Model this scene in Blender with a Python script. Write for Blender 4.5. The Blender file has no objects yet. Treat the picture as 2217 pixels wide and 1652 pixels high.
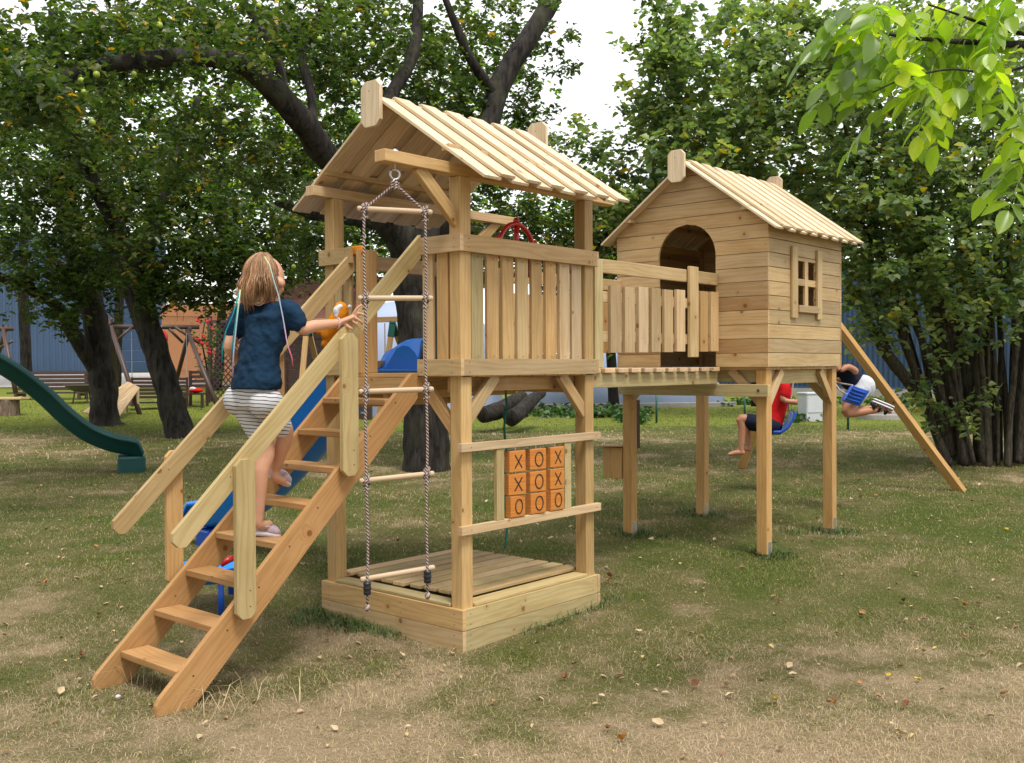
import bpy, bmesh, math, random
import numpy as np
from mathutils import Vector, Matrix, Quaternion, noise as mnoise
random.seed(7); rng = np.random.default_rng(7)
sc = bpy.context.scene
COL = sc.collection
R = math.radians

# ------------------------------------------------------------------ camera
CAM = Vector((-4.1443, -4.0393, 1.6416)); FPX = 2180.6; CX, CY = 1108.5, 826.0
YAW, PIT, ROL = -0.8488, -0.0155, -0.0059
FW = Vector((-math.sin(YAW)*math.cos(PIT), math.cos(YAW)*math.cos(PIT), math.sin(PIT)))
_r = Vector((math.cos(YAW), math.sin(YAW), 0)); _u = _r.cross(FW)
RT = _r*math.cos(ROL) + _u*math.sin(ROL); UP = -_r*math.sin(ROL) + _u*math.cos(ROL)
cd = bpy.data.cameras.new('camera'); cam = bpy.data.objects.new('camera', cd); COL.objects.link(cam)
cd.sensor_width = 36; cd.lens = 36*FPX/2217; cd.clip_start = .05; cd.clip_end = 500
cam.matrix_world = Matrix(((RT.x, UP.x, -FW.x, CAM.x), (RT.y, UP.y, -FW.y, CAM.y), (RT.z, UP.z, -FW.z, CAM.z), (0, 0, 0, 1)))
sc.camera = cam
# ------------------------------------------------------------------ world and sun
SUN_EL, SUN_AZ = R(64), R(202)      # azimuth from +Y clockwise (blender sky convention)
w = bpy.data.worlds.new('World'); sc.world = w; w.use_nodes = True
nt = w.node_tree; nt.nodes.clear()
sky = nt.nodes.new('ShaderNodeTexSky'); sky.sky_type = 'NISHITA'; sky.sun_disc = False
sky.sun_elevation = SUN_EL; sky.sun_rotation = SUN_AZ; sky.dust_density = 2.0
cl = nt.nodes.new('ShaderNodeMix'); cl.data_type = 'RGBA'; cl.inputs[0].default_value = .78
cl.inputs[7].default_value = (10.2, 10.0, 9.9, 1)           # even bright cloud cover over the blue
bg = nt.nodes.new('ShaderNodeBackground'); bg.inputs[1].default_value = .122
wo = nt.nodes.new('ShaderNodeOutputWorld')
nt.links.new(sky.outputs[0], cl.inputs[6]); nt.links.new(cl.outputs[2], bg.inputs[0]); nt.links.new(bg.outputs[0], wo.inputs[0])
sl = bpy.data.lights.new('sun', 'SUN'); so = bpy.data.objects.new('sun', sl); COL.objects.link(so)
sl.energy = 2.3; sl.angle = R(16); sl.color = (1, .95, .87)
sd = Vector((math.sin(SUN_AZ)*math.cos(SUN_EL), math.cos(SUN_AZ)*math.cos(SUN_EL), math.sin(SUN_EL)))
so.rotation_euler = sd.to_track_quat('Z', 'Y').to_euler()
vs = sc.view_settings; vs.view_transform = 'Standard'; vs.look = 'None'; vs.exposure = 0.50; vs.gamma = 1
sc.cycles.use_denoising = True; sc.cycles.max_bounces = 6; sc.cycles.diffuse_bounces = 3
sc.cycles.glossy_bounces = 2; sc.cycles.transmission_bounces = 3; sc.cycles.transparent_max_bounces = 4

# ------------------------------------------------------------------ measuring helpers
def ray(px, py): return FW + RT*((px-CX)/FPX) - UP*((py-CY)/FPX)
def at(px, py, s): return CAM + ray(px, py)*s
def onp(px, py, ax, c):
    d = ray(px, py); i = 'xyz'.index(ax); return CAM + d*((c-CAM[i])/d[i])
def interp(x, xs, ys): return float(np.interp(x, xs, ys))
def gz_arr(x, y):
    dx = x-CAM.x; dy = y-CAM.y
    s = dx*FW.x + dy*FW.y; u = dx*RT.x + dy*RT.y
    z = np.interp(s, [5.9, 6.6, 7.4, 8.0, 8.6, 12.5, 18, 25, 40], [0, .03, .10, .145, .165, .29, .41, .52, .6])
    e = np.interp(s, [13, 18, 22, 32, 40], [0, .05, .1, .5, .85])
    k = np.clip((-u-2.5)/6, 0, 1); k = k*k*(3-2*k)
    return z + e*k
def gz(x, y): return float(gz_arr(np.array(x), np.array(y)))
def gat(px, s):
    d = ray(px, 800); p = CAM + d*s; return Vector((p.x, p.y, gz(p.x, p.y)))
def rr(a, b): return random.uniform(a, b)

# ------------------------------------------------------------------ node material helper
class NM:
    def __init__(s, name, rough=.6, spec=.5):
        s.m = bpy.data.materials.new(name); s.m.use_nodes = True; s.t = s.m.node_tree
        s.b = s.t.nodes['Principled BSDF']; s.out = s.t.nodes['Material Output']
        s.b.inputs['Roughness'].default_value = rough; s.b.inputs['Specular IOR Level'].default_value = spec
    def n(s, typ, **kw):
        nd = s.t.nodes.new(typ)
        for k, v in kw.items():
            if k.startswith('i_'): nd.inputs[k[2:].replace('_', ' ')].default_value = v
            else: setattr(nd, k, v)
        return nd
    def l(s, a, b): s.t.links.new(a, b)
    def math(s, op, a, b=None, c=None):
        nd = s.n('ShaderNodeMath', operation=op)
        for i, v in enumerate((a, b, c)):
            if v is None: continue
            if isinstance(v, (int, float)): nd.inputs[i].default_value = v
            else: s.l(v, nd.inputs[i])
        return nd.outputs[0]
    def mix(s, fac, a, b, mode='MIX'):
        nd = s.n('ShaderNodeMix', data_type='RGBA', blend_type=mode)
        for i, v in ((0, fac), (6, a), (7, b)):
            if isinstance(v, (int, float)): nd.inputs[i].default_value = v
            elif isinstance(v, tuple): nd.inputs[i].default_value = (*v[:3], 1)
            else: s.l(v, nd.inputs[i])
        return nd.outputs[2]
    def ramp(s, fac, stops):
        nd = s.n('ShaderNodeValToRGB'); e = nd.color_ramp.elements
        while len(e) < len(stops): e.new(.5)
        for el, (p, c) in zip(e, stops):
            el.position = p; el.color = (*c, 1) if isinstance(c, tuple) else (c, c, c, 1)
        s.l(fac, nd.inputs[0]); return nd.outputs[0]
    def noise(s, vec, scale, detail=3, rough=.5, dist=0):
        nd = s.n('ShaderNodeTexNoise'); nd.inputs['Scale'].default_value = scale
        nd.inputs['Detail'].default_value = detail; nd.inputs['Roughness'].default_value = rough
        nd.inputs['Distortion'].default_value = dist
        if vec is not None: s.l(vec, nd.inputs['Vector'])
        return nd.outputs['Fac']
    def mapping(s, vec, sc_=(1, 1, 1), loc=(0, 0, 0)):
        nd = s.n('ShaderNodeMapping'); nd.inputs['Scale'].default_value = sc_; nd.inputs['Location'].default_value = loc
        s.l(vec, nd.inputs['Vector']); return nd.outputs[0]
    def obj(s): return s.n('ShaderNodeTexCoord').outputs['Object']
    def uv(s): return s.n('ShaderNodeTexCoord').outputs['UV']
    def pos(s): return s.n('ShaderNodeNewGeometry').outputs['Position']
    def attr(s, name, out='Color'): return s.n('ShaderNodeAttribute', attribute_name=name).outputs[out]
    def bump(s, h, strength=.3, dist=.01):
        nd = s.n('ShaderNodeBump'); nd.inputs['Strength'].default_value = strength; nd.inputs['Distance'].default_value = dist
        s.l(h, nd.inputs['Height']); s.l(nd.outputs[0], s.b.inputs['Normal'])
    def col(s, c):
        if isinstance(c, tuple): s.b.inputs['Base Color'].default_value = (*c, 1)
        else: s.l(c, s.b.inputs['Base Color'])
        return s

def wood_mat(name, sat=1.0):
    m = NM(name, .62, .3); uv = m.uv(); tint = m.attr('tint')
    # knots on an isotropic cell pattern, grain bands bend round them
    vo = m.n('ShaderNodeTexVoronoi', voronoi_dimensions='2D'); vo.inputs['Scale'].default_value = 3.4
    m.l(uv, vo.inputs['Vector']); d = vo.outputs['Distance']
    sep = m.n('ShaderNodeSeparateColor'); m.l(vo.outputs['Color'], sep.inputs[0])
    on = m.math('GREATER_THAN', sep.outputs[0], .45)
    size = m.math('MULTIPLY_ADD', sep.outputs[1], .05, .022)
    kd = m.math('DIVIDE', d, size)
    knot = m.math('MULTIPLY', m.math('SUBTRACT', 1.0, m.math('MINIMUM', kd, 1.0)), on)
    halo = m.math('MULTIPLY', m.math('SUBTRACT', 1.0, m.math('MINIMUM', m.math('MULTIPLY', kd, .3), 1.0)), on)
    sx = m.n('ShaderNodeSeparateXYZ'); m.l(uv, sx.inputs[0])
    lowf = m.noise(m.mapping(uv, (1.3, 9, 1)), 1.0, 2)
    v2 = m.math('ADD', m.math('MULTIPLY', sx.outputs[1], 55), m.math('MULTIPLY', lowf, 9))
    v2 = m.math('ADD', v2, m.math('MULTIPLY', halo, 7))
    band = m.math('SINE', m.math('MULTIPLY', v2, 3.2))
    band = m.math('MULTIPLY_ADD', band, .5, .5)
    band = m.math('POWER', band, 2.0)
    fine = m.noise(m.mapping(uv, (7, 260, 1)), 1.0, 4, .6)
    blot = m.noise(m.mapping(uv, (2.0, 7, 1), (3, 1, 0)), 1.0, 3, .6)
    c = m.mix(m.math('MULTIPLY', band, .30), tint, m.mix(1.0, tint, (.62, .47, .33), 'MULTIPLY'))
    c = m.mix(m.math('MULTIPLY', m.ramp(fine, [(.35, 0.), (.7, 1.)]), .26), c, m.mix(1.0, c, (.58, .50, .42), 'MULTIPLY'))
    c = m.mix(m.ramp(blot, [(.40, 0.), (.72, .75)]), c, m.mix(1.0, c, (.74, .68, .55), 'MULTIPLY'))
    c = m.mix(m.math('MULTIPLY', halo, .35), c, m.mix(1.0, c, (.72, .52, .34), 'MULTIPLY'))
    c = m.mix(m.ramp(knot, [(0., 0.), (.25, .75), (.5, .9)]), c, m.mix(1.0, tint, (.38, .24, .14), 'MULTIPLY'))
    m.col(c); m.bump(m.math('ADD', fine, m.math('MULTIPLY', band, .4)), .22, .002)
    return m.m
def dark_wood_mat(name, c0, c1):
    m = NM(name, .45, .5); uv = m.uv(); fine = m.noise(m.mapping(uv, (5, 120, 1)), 1, 4)
    m.col(m.mix(m.ramp(fine, [(.3, 0.), (.7, 1.)]), c0, c1)); m.bump(fine, .3, .004); return m.m
def plain(name, c, rough=.5, spec=.5, var=.12, scale=8, bump=.0, metal=0.):
    m = NM(name, rough, spec); n = m.noise(m.obj(), scale, 4, .6)
    m.col(m.mix(n, tuple(x*(1-var) for x in c), tuple(min(1, x*(1+var)) for x in c)))
    m.b.inputs['Metallic'].default_value = metal
    if bump: m.bump(n, bump, .01)
    return m.m
def leaf_mat(name, stops, trans=.45, rough=.38, spec=.55):
    m = NM(name, rough, spec); r = m.attr('rnd', 'Fac')
    c = m.ramp(r, stops)
    vn = m.noise(m.obj(), 60, 2)
    c = m.mix(m.math('MULTIPLY', vn, .35), c, m.mix(1.0, c, (.62, .66, .5), 'MULTIPLY'))
    m.col(c)
    tr = m.n('ShaderNodeBsdfTranslucent'); m.l(m.mix(1.0, c, (1.5, 1.75, .55), 'MULTIPLY'), tr.inputs[0])
    mx = m.n('ShaderNodeMixShader'); mx.inputs[0].default_value = trans
    m.l(m.b.outputs[0], mx.inputs[1]); m.l(tr.outputs[0], mx.inputs[2]); m.l(mx.outputs[0], m.out.inputs[0])
    return m.m
def bark_mat(name, c0, c1, sc_=1.0):
    m = NM(name, .9, .2); p = m.obj(); mp = m.mapping(p, (14*sc_, 14*sc_, 3.2*sc_))
    n = m.noise(mp, 1, 6, .65, .6); n2 = m.noise(p, 3, 3)
    c = m.mix(m.ramp(n, [(.35, 0.), (.65, 1.)]), c0, c1)
    c = m.mix(m.ramp(n2, [(.5, 0.), (.75, .5)]), c, (.07, .075, .04))
    m.col(c); m.bump(n, .9, .03); return m.m

M = {}
M['wood'] = wood_mat('sawn_pine'); 
M['dark'] = dark_wood_mat('stained_brown_wood', (.030, .014, .012), (.085, .045, .036))
M['orange_wood'] = dark_wood_mat('orange_fence_wood', (.50, .19, .06), (.70, .31, .12))
M['tile_wood'] = dark_wood_mat('orange_oiled_block', (.44, .14, .018), (.62, .24, .035))
M['screw'] = plain('dull_screw', (.06, .05, .045), .5)
M['burn'] = plain('burnt_mark', (.045, .022, .012), .8)
M['galv'] = plain('galvanised_steel', (.55, .57, .60), .35, .5, .08, 30, 0, .9)
M['blue'] = plain('blue_plastic', (.002, .22, .85), .32, .5, .10, 5)
M['blue2'] = plain('deep_blue_plastic', (.004, .07, .42), .35, .5, .10, 5)
M['red'] = plain('red_plastic', (.46, .008, .008), .28, .6, .1, 5)
M['orange'] = plain('orange_plastic', (.80, .28, .01), .4)
M['green_plastic'] = plain('dark_green_plastic', (.004, .058, .058), .38, .45, .25, 3)
M['navy_cloth'] = NM('navy_jersey', .85, .2).m
M['tarp'] = plain('grey_blue_tarpaulin', (.20, .25, .36), .55, .4, .15, 1.2, .5)
M['white_box'] = plain('weathered_white_box', (.52, .54, .58), .6, .3, .12, 9)
M['concrete'] = plain('weathered_concrete', (.34, .32, .30), .9, .2, .22, 6, .3)
M['post_green'] = plain('green_post_paint', (.012, .09, .07), .4)
M['steel_bowl'] = plain('rusty_bowl', (.09, .075, .07), .6)
M['bark'] = bark_mat('apple_bark', (.008, .007, .006), (.050, .043, .038))
M['bark2'] = bark_mat('hazel_bark', (.020, .016, .012), (.10, .085, .062), 2.5)
M['stripe_red'] = plain('red_cloth', (.62, .012, .01), .8, .2)
M['blk'] = plain('black_rubber', (.012, .014, .02), .4)
M['hose'] = plain('green_cord', (.01, .16, .13), .7)
def rope_mat(name, c0, c1):
    m = NM(name, .8, .25); uv = m.uv(); sx = m.n('ShaderNodeSeparateXYZ'); m.l(uv, sx.inputs[0])
    t = m.math('SINE', m.math('ADD', m.math('MULTIPLY', sx.outputs[0], 330), m.math('MULTIPLY', sx.outputs[1], 12.566)))
    k = m.math('MULTIPLY_ADD', t, .5, .5)
    m.col(m.mix(m.ramp(k, [(.25, 0.), (.6, 1.)]), c0, c1)); m.bump(k, .8, .004); return m.m
M['rope'] = rope_mat('twisted_rope', (.08, .045, .04), (.44, .36, .33))
M['rope_thin'] = rope_mat('swing_rope', (.30, .22, .17), (.62, .52, .44))

# ------------------------------------------------------------------ mesh builder
PAL = dict(
    pine=[(.52, .385, .215), (.60, .435, .25), (0.603, 0.413, 0.204), (0.573, 0.423, 0.213), (0.623, 0.418, 0.190), (0.587, 0.433, 0.242), (0.552, 0.409, 0.213)],
    green=[(0.522, 0.433, 0.227), (0.547, 0.433, 0.213)], pale=[(0.662, 0.492, 0.294), (0.632, 0.483, 0.308), (0.683, 0.502, 0.294)],
    warm=[(.58, .375, .165), (.55, .35, .155), (.60, .39, .175)], stair=[(.54, .31, .13), (.56, .33, .145), (.52, .295, .12)],
    leg=[(0.562, 0.339, 0.123), (0.583, 0.355, 0.138)], post=[(0.573, 0.389, 0.170), (0.592, 0.404, 0.185)],
    cabin=[(.50, .315, .15), (.63, .445, .235), (.60, .42, .215), (.65, .475, .27), (.55, .385, .20), (.62, .45, .25), (.66, .48, .265), (.60, .40, .19)],
    cabin2=[(0.522, 0.374, 0.190), (0.502, 0.374, 0.195), (0.547, 0.394, 0.195), (0.462, 0.339, 0.181)],
    roof=[(.78, .64, .45), (.80, .67, .48), (.75, .61, .42)])
class MB:
    def __init__(s): s.v = []; s.f = []; s.uv = []; s.c = []; s.mi = []
    def face(s, idx, uvs, col, mi=0): s.f.append(idx); s.uv.append(uvs); s.c.append(col); s.mi.append(mi)
    def prism(s, outline, o, U, V, N, t, pal='pine', mi=0, tint=None, endcol=True):
        """outline (u,v) counter-clockwise in the U,V plane, extruded t along N; grain runs along U"""
        tn = tint or random.choice(PAL[pal]); j = rr(.78, 1.06); tn = tuple(x*j for x in tn)
        ou, ov = rr(0, 50), rr(0, 50); b = len(s.v); n = len(outline); o = Vector(o)
        for k in (0, 1):
            for (u, v) in outline: s.v.append(o + U*u + V*v + N*(t*k))
        flip = U.cross(V).dot(N) < 0
        top = list(range(b+n, b+2*n)); bot = list(range(b, b+n))[::-1]
        ut = [(ou+u, ov+v) for (u, v) in outline]
        ub = [(ou+u, ov+1+v) for (u, v) in outline][::-1]
        if flip: top, bot, ut, ub = top[::-1], bot[::-1], ut[::-1], ub[::-1]
        s.face(top, ut, tn, mi); s.face(bot, ub, tn, mi)
        for i in range(n):
            k = (i+1) % n; (u0, v0), (u1, v1) = outline[i], outline[k]
            q = [b+i, b+k, b+n+k, b+n+i]
            du, dv = abs(u1-u0), abs(v1-v0)
            if du >= dv: uvq = [(ou+u0, ov+2), (ou+u1, ov+2), (ou+u1, ov+2+t), (ou+u0, ov+2+t)]; cc = tn
            else:
                uvq = [(ou, ov+v0), (ou, ov+v1), (ou+.02, ov+v1), (ou+.02, ov+v0)]
                cc = tuple(min(.8, x*y) for x, y in zip(tn, (1.12, 1.08, 1.12))) if endcol else tn
            if flip: q = q[::-1]; uvq = uvq[::-1]
            s.face(q, uvq, cc, mi)
    def board(s, p0, p1, W, w, t, pal='pine', mi=0, tint=None, cham=0):
        """board centred on the line p0-p1; W = direction of its width"""
        p0, p1 = Vector(p0), Vector(p1); U = (p1-p0); L = U.length; U.normalize()
        W = Vector(W); W = (W - U*W.dot(U)).normalized(); N = U.cross(W)
        h = w/2; c = cham
        if c: ol = [(c, -h), (L-c, -h), (L, -h+c), (L, h-c), (L-c, h), (c, h), (0, h-c), (0, -h+c)]
        else: ol = [(0, -h), (L, -h), (L, h), (0, h)]
        s.prism(ol, p0 - N*(t/2), U, W, N, t, pal, mi, tint)
    def box(s, lo, hi, grain='x', pal='pine', mi=0, tint=None, cham=0):
        lo, hi = Vector(lo), Vector(hi); c = (lo+hi)/2; d = hi-lo; i = 'xyz'.index(grain)
        a = c.copy(); b = c.copy(); a[i] = lo[i]; b[i] = hi[i]
        o = [k for k in range(3) if k != i]; wi = o[0] if d[o[0]] >= d[o[1]] else o[1]; ti = o[1] if wi == o[0] else o[0]
        W = Vector((0, 0, 0)); W[wi] = 1
        s.board(a, b, W, d[wi], d[ti], pal, mi, tint, cham)
    def tube(s, pts, rad, n=10, tint=(.5, .5, .5), mi=0, cap=True, closed=False, uvs=1.0):
        pts = [Vector(p) for p in pts]; m = len(pts)
        if isinstance(rad, (int, float)): rad = [rad]*m
        T = []
        for i in range(m):
            a = pts[(i-1) % m] if closed or i > 0 else pts[0]; c = pts[(i+1) % m] if closed or i < m-1 else pts[-1]
            T.append((c-a).normalized())
        ref = Vector((0, 0, 1)) if abs(T[0].z) < .9 else Vector((1, 0, 0))
        X = T[0].cross(ref).normalized(); b = len(s.v); L = 0; Ls = []
        for i in range(m):
            X = (X - T[i]*X.dot(T[i])).normalized(); Y = T[i].cross(X)
            if i: L += (pts[i]-pts[i-1]).length
            Ls.append(L)
            for k in range(n):
                a = 2*math.pi*k/n; s.v.append(pts[i] + (X*math.cos(a)+Y*math.sin(a))*rad[i])
        seg = m if closed else m-1
        for i in range(seg):
            i2 = (i+1) % m; l1 = Ls[i2] if i2 else L + (pts[0]-pts[-1]).length
            for k in range(n):
                k2 = (k+1) % n
                s.face([b+i*n+k, b+i*n+k2, b+i2*n+k2, b+i2*n+k], [(Ls[i]*uvs, k/n), (Ls[i]*uvs, (k+1)/n), (l1*uvs, (k+1)/n), (l1*uvs, k/n)], tint, mi)
        if cap and not closed:
            s.face([b+k for k in range(n)][::-1], [(0, 0)]*n, tint, mi); s.face([b+(m-1)*n+k for k in range(n)], [(0, 0)]*n, tint, mi)
    def ball(s, c, r, n=10, m=7, tint=(.5, .5, .5), mi=0, axes=None):
        c = Vector(c); r = (r, r, r) if isinstance(r, (int, float)) else r
        A = axes or (Vector((1, 0, 0)), Vector((0, 1, 0)), Vector((0, 0, 1))); b = len(s.v)
        for j in range(m+1):
            ph = math.pi*j/m
            for k in range(n):
                th = 2*math.pi*k/n
                s.v.append(c + A[0]*(r[0]*math.sin(ph)*math.cos(th)) + A[1]*(r[1]*math.sin(ph)*math.sin(th)) + A[2]*(r[2]*math.cos(ph)))
        for j in range(m):
            for k in range(n):
                k2 = (k+1) % n; q = [b+j*n+k, b+(j+1)*n+k, b+(j+1)*n+k2, b+j*n+k2]
                s.face(q, [(k/n, j/m)]*4, tint, mi)
    def lathe(s, c, prof, n=24, tint=(.5, .5, .5), mi=0):
        c = Vector(c); b = len(s.v); m = len(prof)
        for (r, z) in prof:
            for k in range(n):
                a = 2*math.pi*k/n; s.v.append(c + Vector((r*math.cos(a), r*math.sin(a), z)))
        for j in range(m-1):
            for k in range(n):
                k2 = (k+1) % n; s.face([b+j*n+k, b+j*n+k2, b+(j+1)*n+k2, b+(j+1)*n+k], [(k/n, j/m)]*4, tint, mi)
    def screw(s, p, N, r=.0042):
        N = Vector(N).normalized(); p = Vector(p)
        s.tube([p - N*.002, p + N*.0012], r, 8, (.1, .1, .1), 1)
    def grid(s, P, tint=(.5, .5, .5), mi=0, closed=False):
        """P: rows of points"""
        b = len(s.v); n = len(P[0])
        for row in P:
            for p in row: s.v.append(Vector(p))
        for i in range(len(P)-1):
            for k in range(n if closed else n-1):
                k2 = (k+1) % n
                s.face([b+i*n+k, b+i*n+k2, b+(i+1)*n+k2, b+(i+1)*n+k], [(i/9, k/9), (i/9, (k+1)/9), ((i+1)/9, (k+1)/9), ((i+1)/9, k/9)], tint, mi)
    def build(s, name, mats, parent=None, smooth=False, bevel=0, loc=None):
        base = root_of(parent) if parent else (Vector(loc) if loc is not None else Vector((0, 0, 0)))
        me = bpy.data.meshes.new(name)
        me.from_pydata([tuple(v-base) for v in s.v], [], s.f)
        me.uv_layers.new(name='UVMap'); flat = [c for u in s.uv for p in u for c in p]
        me.uv_layers[0].data.foreach_set('uv', flat)
        ca = me.color_attributes.new('tint', 'FLOAT_COLOR', 'CORNER')
        cf = [x for f, c in zip(s.f, s.c) for _ in f for x in (*c, 1.0)]
        ca.data.foreach_set('color', cf)
        me.polygons.foreach_set('material_index', s.mi)
        for mm in (mats if isinstance(mats, (list, tuple)) else [mats]): me.materials.append(mm)
        if smooth: me.polygons.foreach_set('use_smooth', [True]*len(s.f))
        me.update()
        o = bpy.data.objects.new(name, me); COL.objects.link(o)
        if parent: o.parent = parent
        else: o.location = base; ROOTS[o.name] = base
        if bevel:
            b = o.modifiers.new('bevel', 'BEVEL'); b.width = bevel; b.segments = 2; b.limit_method = 'ANGLE'; b.angle_limit = R(40)
        return o
ROOTS = {}
def root_of(o):
    while o.parent: o = o.parent
    return ROOTS[o.name]
def tag(o, label=None, cat=None, group=None, kind=None):
    if label: o['label'] = label
    if cat: o['category'] = cat
    if group: o['group'] = group
    if kind: o['kind'] = kind
    return o
def thing(name, loc, label, cat, group=None):
    o = bpy.data.objects.new(name, None); COL.objects.link(o); o.location = loc; ROOTS[o.name] = Vector(loc)
    o.empty_display_size = .2
    return tag(o, label, cat, group)
WS = [M['wood'], M['screw']]
def wpart(name, parent, fn, bevel=.003):
    m = MB(); fn(m); return m.build(name, WS, parent, bevel=bevel)

class MBS:
    """collects boards as separate meshes; screws go with the board before them"""
    def __init__(s): s.l = []
    def box(s, *a, **k): m_ = MB(); m_.box(*a, **k); s.l.append(m_)
    def board(s, *a, **k): m_ = MB(); m_.board(*a, **k); s.l.append(m_)
    def screw(s, p, *a, **k):
        best = min(s.l, key=lambda m_: max(max(min(v[i] for v in m_.v)-Vector(p)[i], Vector(p)[i]-max(v[i] for v in m_.v), 0) for i in range(3)))
        best.screw(p, *a, **k)
    def tube(s, *a, **k): s.l[-1].tube(*a, **k)
def wparts(name, parent, fn, bevel=.003):
    m = MBS(); fn(m); return [q.build(name, WS, parent, bevel=bevel) for q in m.l]
X, Y, Z = Vector((1, 0, 0)), Vector((0, 1, 0)), Vector((0, 0, 1))
# ================================================================== GROUND
def make_ground():
    # one sheet, fine near the camera, reaching the horizon
    def axis(n, lim, p): 
        t = np.linspace(-1, 1, n); return np.sign(t)*np.abs(t)**p*lim
    us = axis(121, 220, 2.6); ss = np.concatenate([np.linspace(-30, 0, 8)[:-1], np.linspace(0, 20, 90)[:-1], np.linspace(20, 60, 50)[:-1], np.linspace(60, 320, 12)])
    U, S = np.meshgrid(us, ss); fx, fy = FW.x, FW.y; n = math.hypot(fx, fy); fx /= n; fy /= n
    Xs = CAM.x + S*fx + U*fy; Ys = CAM.y + S*fy - U*fx; Zs = gz_arr(Xs, Ys)
    Zs = Zs + .006*np.sin(Xs*3.1+Ys)*np.cos(Ys*2.7-Xs*.6)
    me = bpy.data.meshes.new('lawn'); h, wd = U.shape
    v = np.stack([Xs, Ys, Zs], -1).reshape(-1, 3)
    idx = np.arange(h*wd).reshape(h, wd)
    f = np.stack([idx[:-1, :-1], idx[:-1, 1:], idx[1:, 1:], idx[1:, :-1]], -1).reshape(-1, 4)
    me.from_pydata(v.tolist(), [], f.tolist()); me.polygons.foreach_set('use_smooth', [True]*len(f))
    o = bpy.data.objects.new('ground', me); COL.objects.link(o); tag(o, kind='structure')
    return o
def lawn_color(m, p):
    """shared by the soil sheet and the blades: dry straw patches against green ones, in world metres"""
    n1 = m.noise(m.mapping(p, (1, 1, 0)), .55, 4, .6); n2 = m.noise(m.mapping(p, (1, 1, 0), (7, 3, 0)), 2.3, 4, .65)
    # the lawn is greener beyond and around the play tower and barer at the near edge; the far strip has sunlight painted in
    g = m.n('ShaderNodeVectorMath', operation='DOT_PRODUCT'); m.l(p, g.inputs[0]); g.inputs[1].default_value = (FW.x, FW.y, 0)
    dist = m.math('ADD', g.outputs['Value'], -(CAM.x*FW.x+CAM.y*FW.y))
    base = m.ramp(m.math('DIVIDE', dist, 30), [(.14, .18), (.18, .32), (.23, .52), (.30, .66), (.42, .54), (.60, .50), (.68, 1.2)])  # last stop lifts the distance to the painted sunlit tone
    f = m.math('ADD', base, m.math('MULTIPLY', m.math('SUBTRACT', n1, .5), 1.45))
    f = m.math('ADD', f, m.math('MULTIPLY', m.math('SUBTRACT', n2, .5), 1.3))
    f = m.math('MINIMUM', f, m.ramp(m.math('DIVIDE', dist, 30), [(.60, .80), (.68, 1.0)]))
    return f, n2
g = make_ground()
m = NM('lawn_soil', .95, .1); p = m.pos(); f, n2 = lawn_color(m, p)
c = m.ramp(f, [(.15, (.40, .30, .19)), (.45, (.17, .155, .062)), (.8, (.085, .115, .025)), (1.0, (.20, .24, .04))])  # last colour: sunlight painted into the far soil
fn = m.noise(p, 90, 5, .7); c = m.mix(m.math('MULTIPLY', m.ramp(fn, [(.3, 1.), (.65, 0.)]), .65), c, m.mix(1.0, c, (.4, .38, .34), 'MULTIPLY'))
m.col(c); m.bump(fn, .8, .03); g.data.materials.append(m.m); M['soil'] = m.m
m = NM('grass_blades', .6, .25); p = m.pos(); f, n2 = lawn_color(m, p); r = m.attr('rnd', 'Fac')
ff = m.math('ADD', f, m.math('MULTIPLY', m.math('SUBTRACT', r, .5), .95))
c = m.ramp(ff, [(.0, (.62, .50, .33)), (.28, (.46, .38, .20)), (.50, (.27, .25, .095)), (.75, (.135, .165, .035)), (1.0, (.25, .28, .06))])  # last colour: sunlight painted into the far blades
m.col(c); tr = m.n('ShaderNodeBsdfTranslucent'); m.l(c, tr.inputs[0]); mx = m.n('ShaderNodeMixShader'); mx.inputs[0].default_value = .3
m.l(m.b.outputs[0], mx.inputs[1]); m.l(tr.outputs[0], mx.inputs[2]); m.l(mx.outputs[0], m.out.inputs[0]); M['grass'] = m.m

def np_mesh(name, verts, nv_per, faces_local, rnd, mat, parent=None, smooth=False):
    """many small identical-topology pieces in one mesh; verts (N, nv, 3)"""
    N = verts.shape[0]; me = bpy.data.meshes.new(name)
    base = np.array(root_of(parent)) if parent else np.zeros(3)
    V = (verts - base).reshape(-1, 3).astype(np.float32)
    fl = np.array(faces_local); k = fl.shape[1]
    F = (fl[None] + (np.arange(N)*nv_per)[:, None, None]).reshape(-1)
    me.vertices.add(len(V)); me.vertices.foreach_set('co', V.ravel())
    me.loops.add(len(F)); me.loops.foreach_set('vertex_index', F.astype(np.int32))
    nf = len(F)//k; me.polygons.add(nf); me.polygons.foreach_set('loop_start', (np.arange(nf)*k).astype(np.int32))
    if smooth: me.polygons.foreach_set('use_smooth', np.ones(nf, bool))
    a = me.attributes.new('rnd', 'FLOAT', 'POINT'); a.data.foreach_set('value', np.repeat(rnd, nv_per).astype(np.float32))
    me.materials.append(mat); me.update(calc_edges=True)
    o = bpy.data.objects.new(name, me); COL.objects.link(o)
    if parent: o.parent = parent
    return o
def nrm(a): return a/np.maximum(np.linalg.norm(a, axis=-1, keepdims=True), 1e-9)

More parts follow.
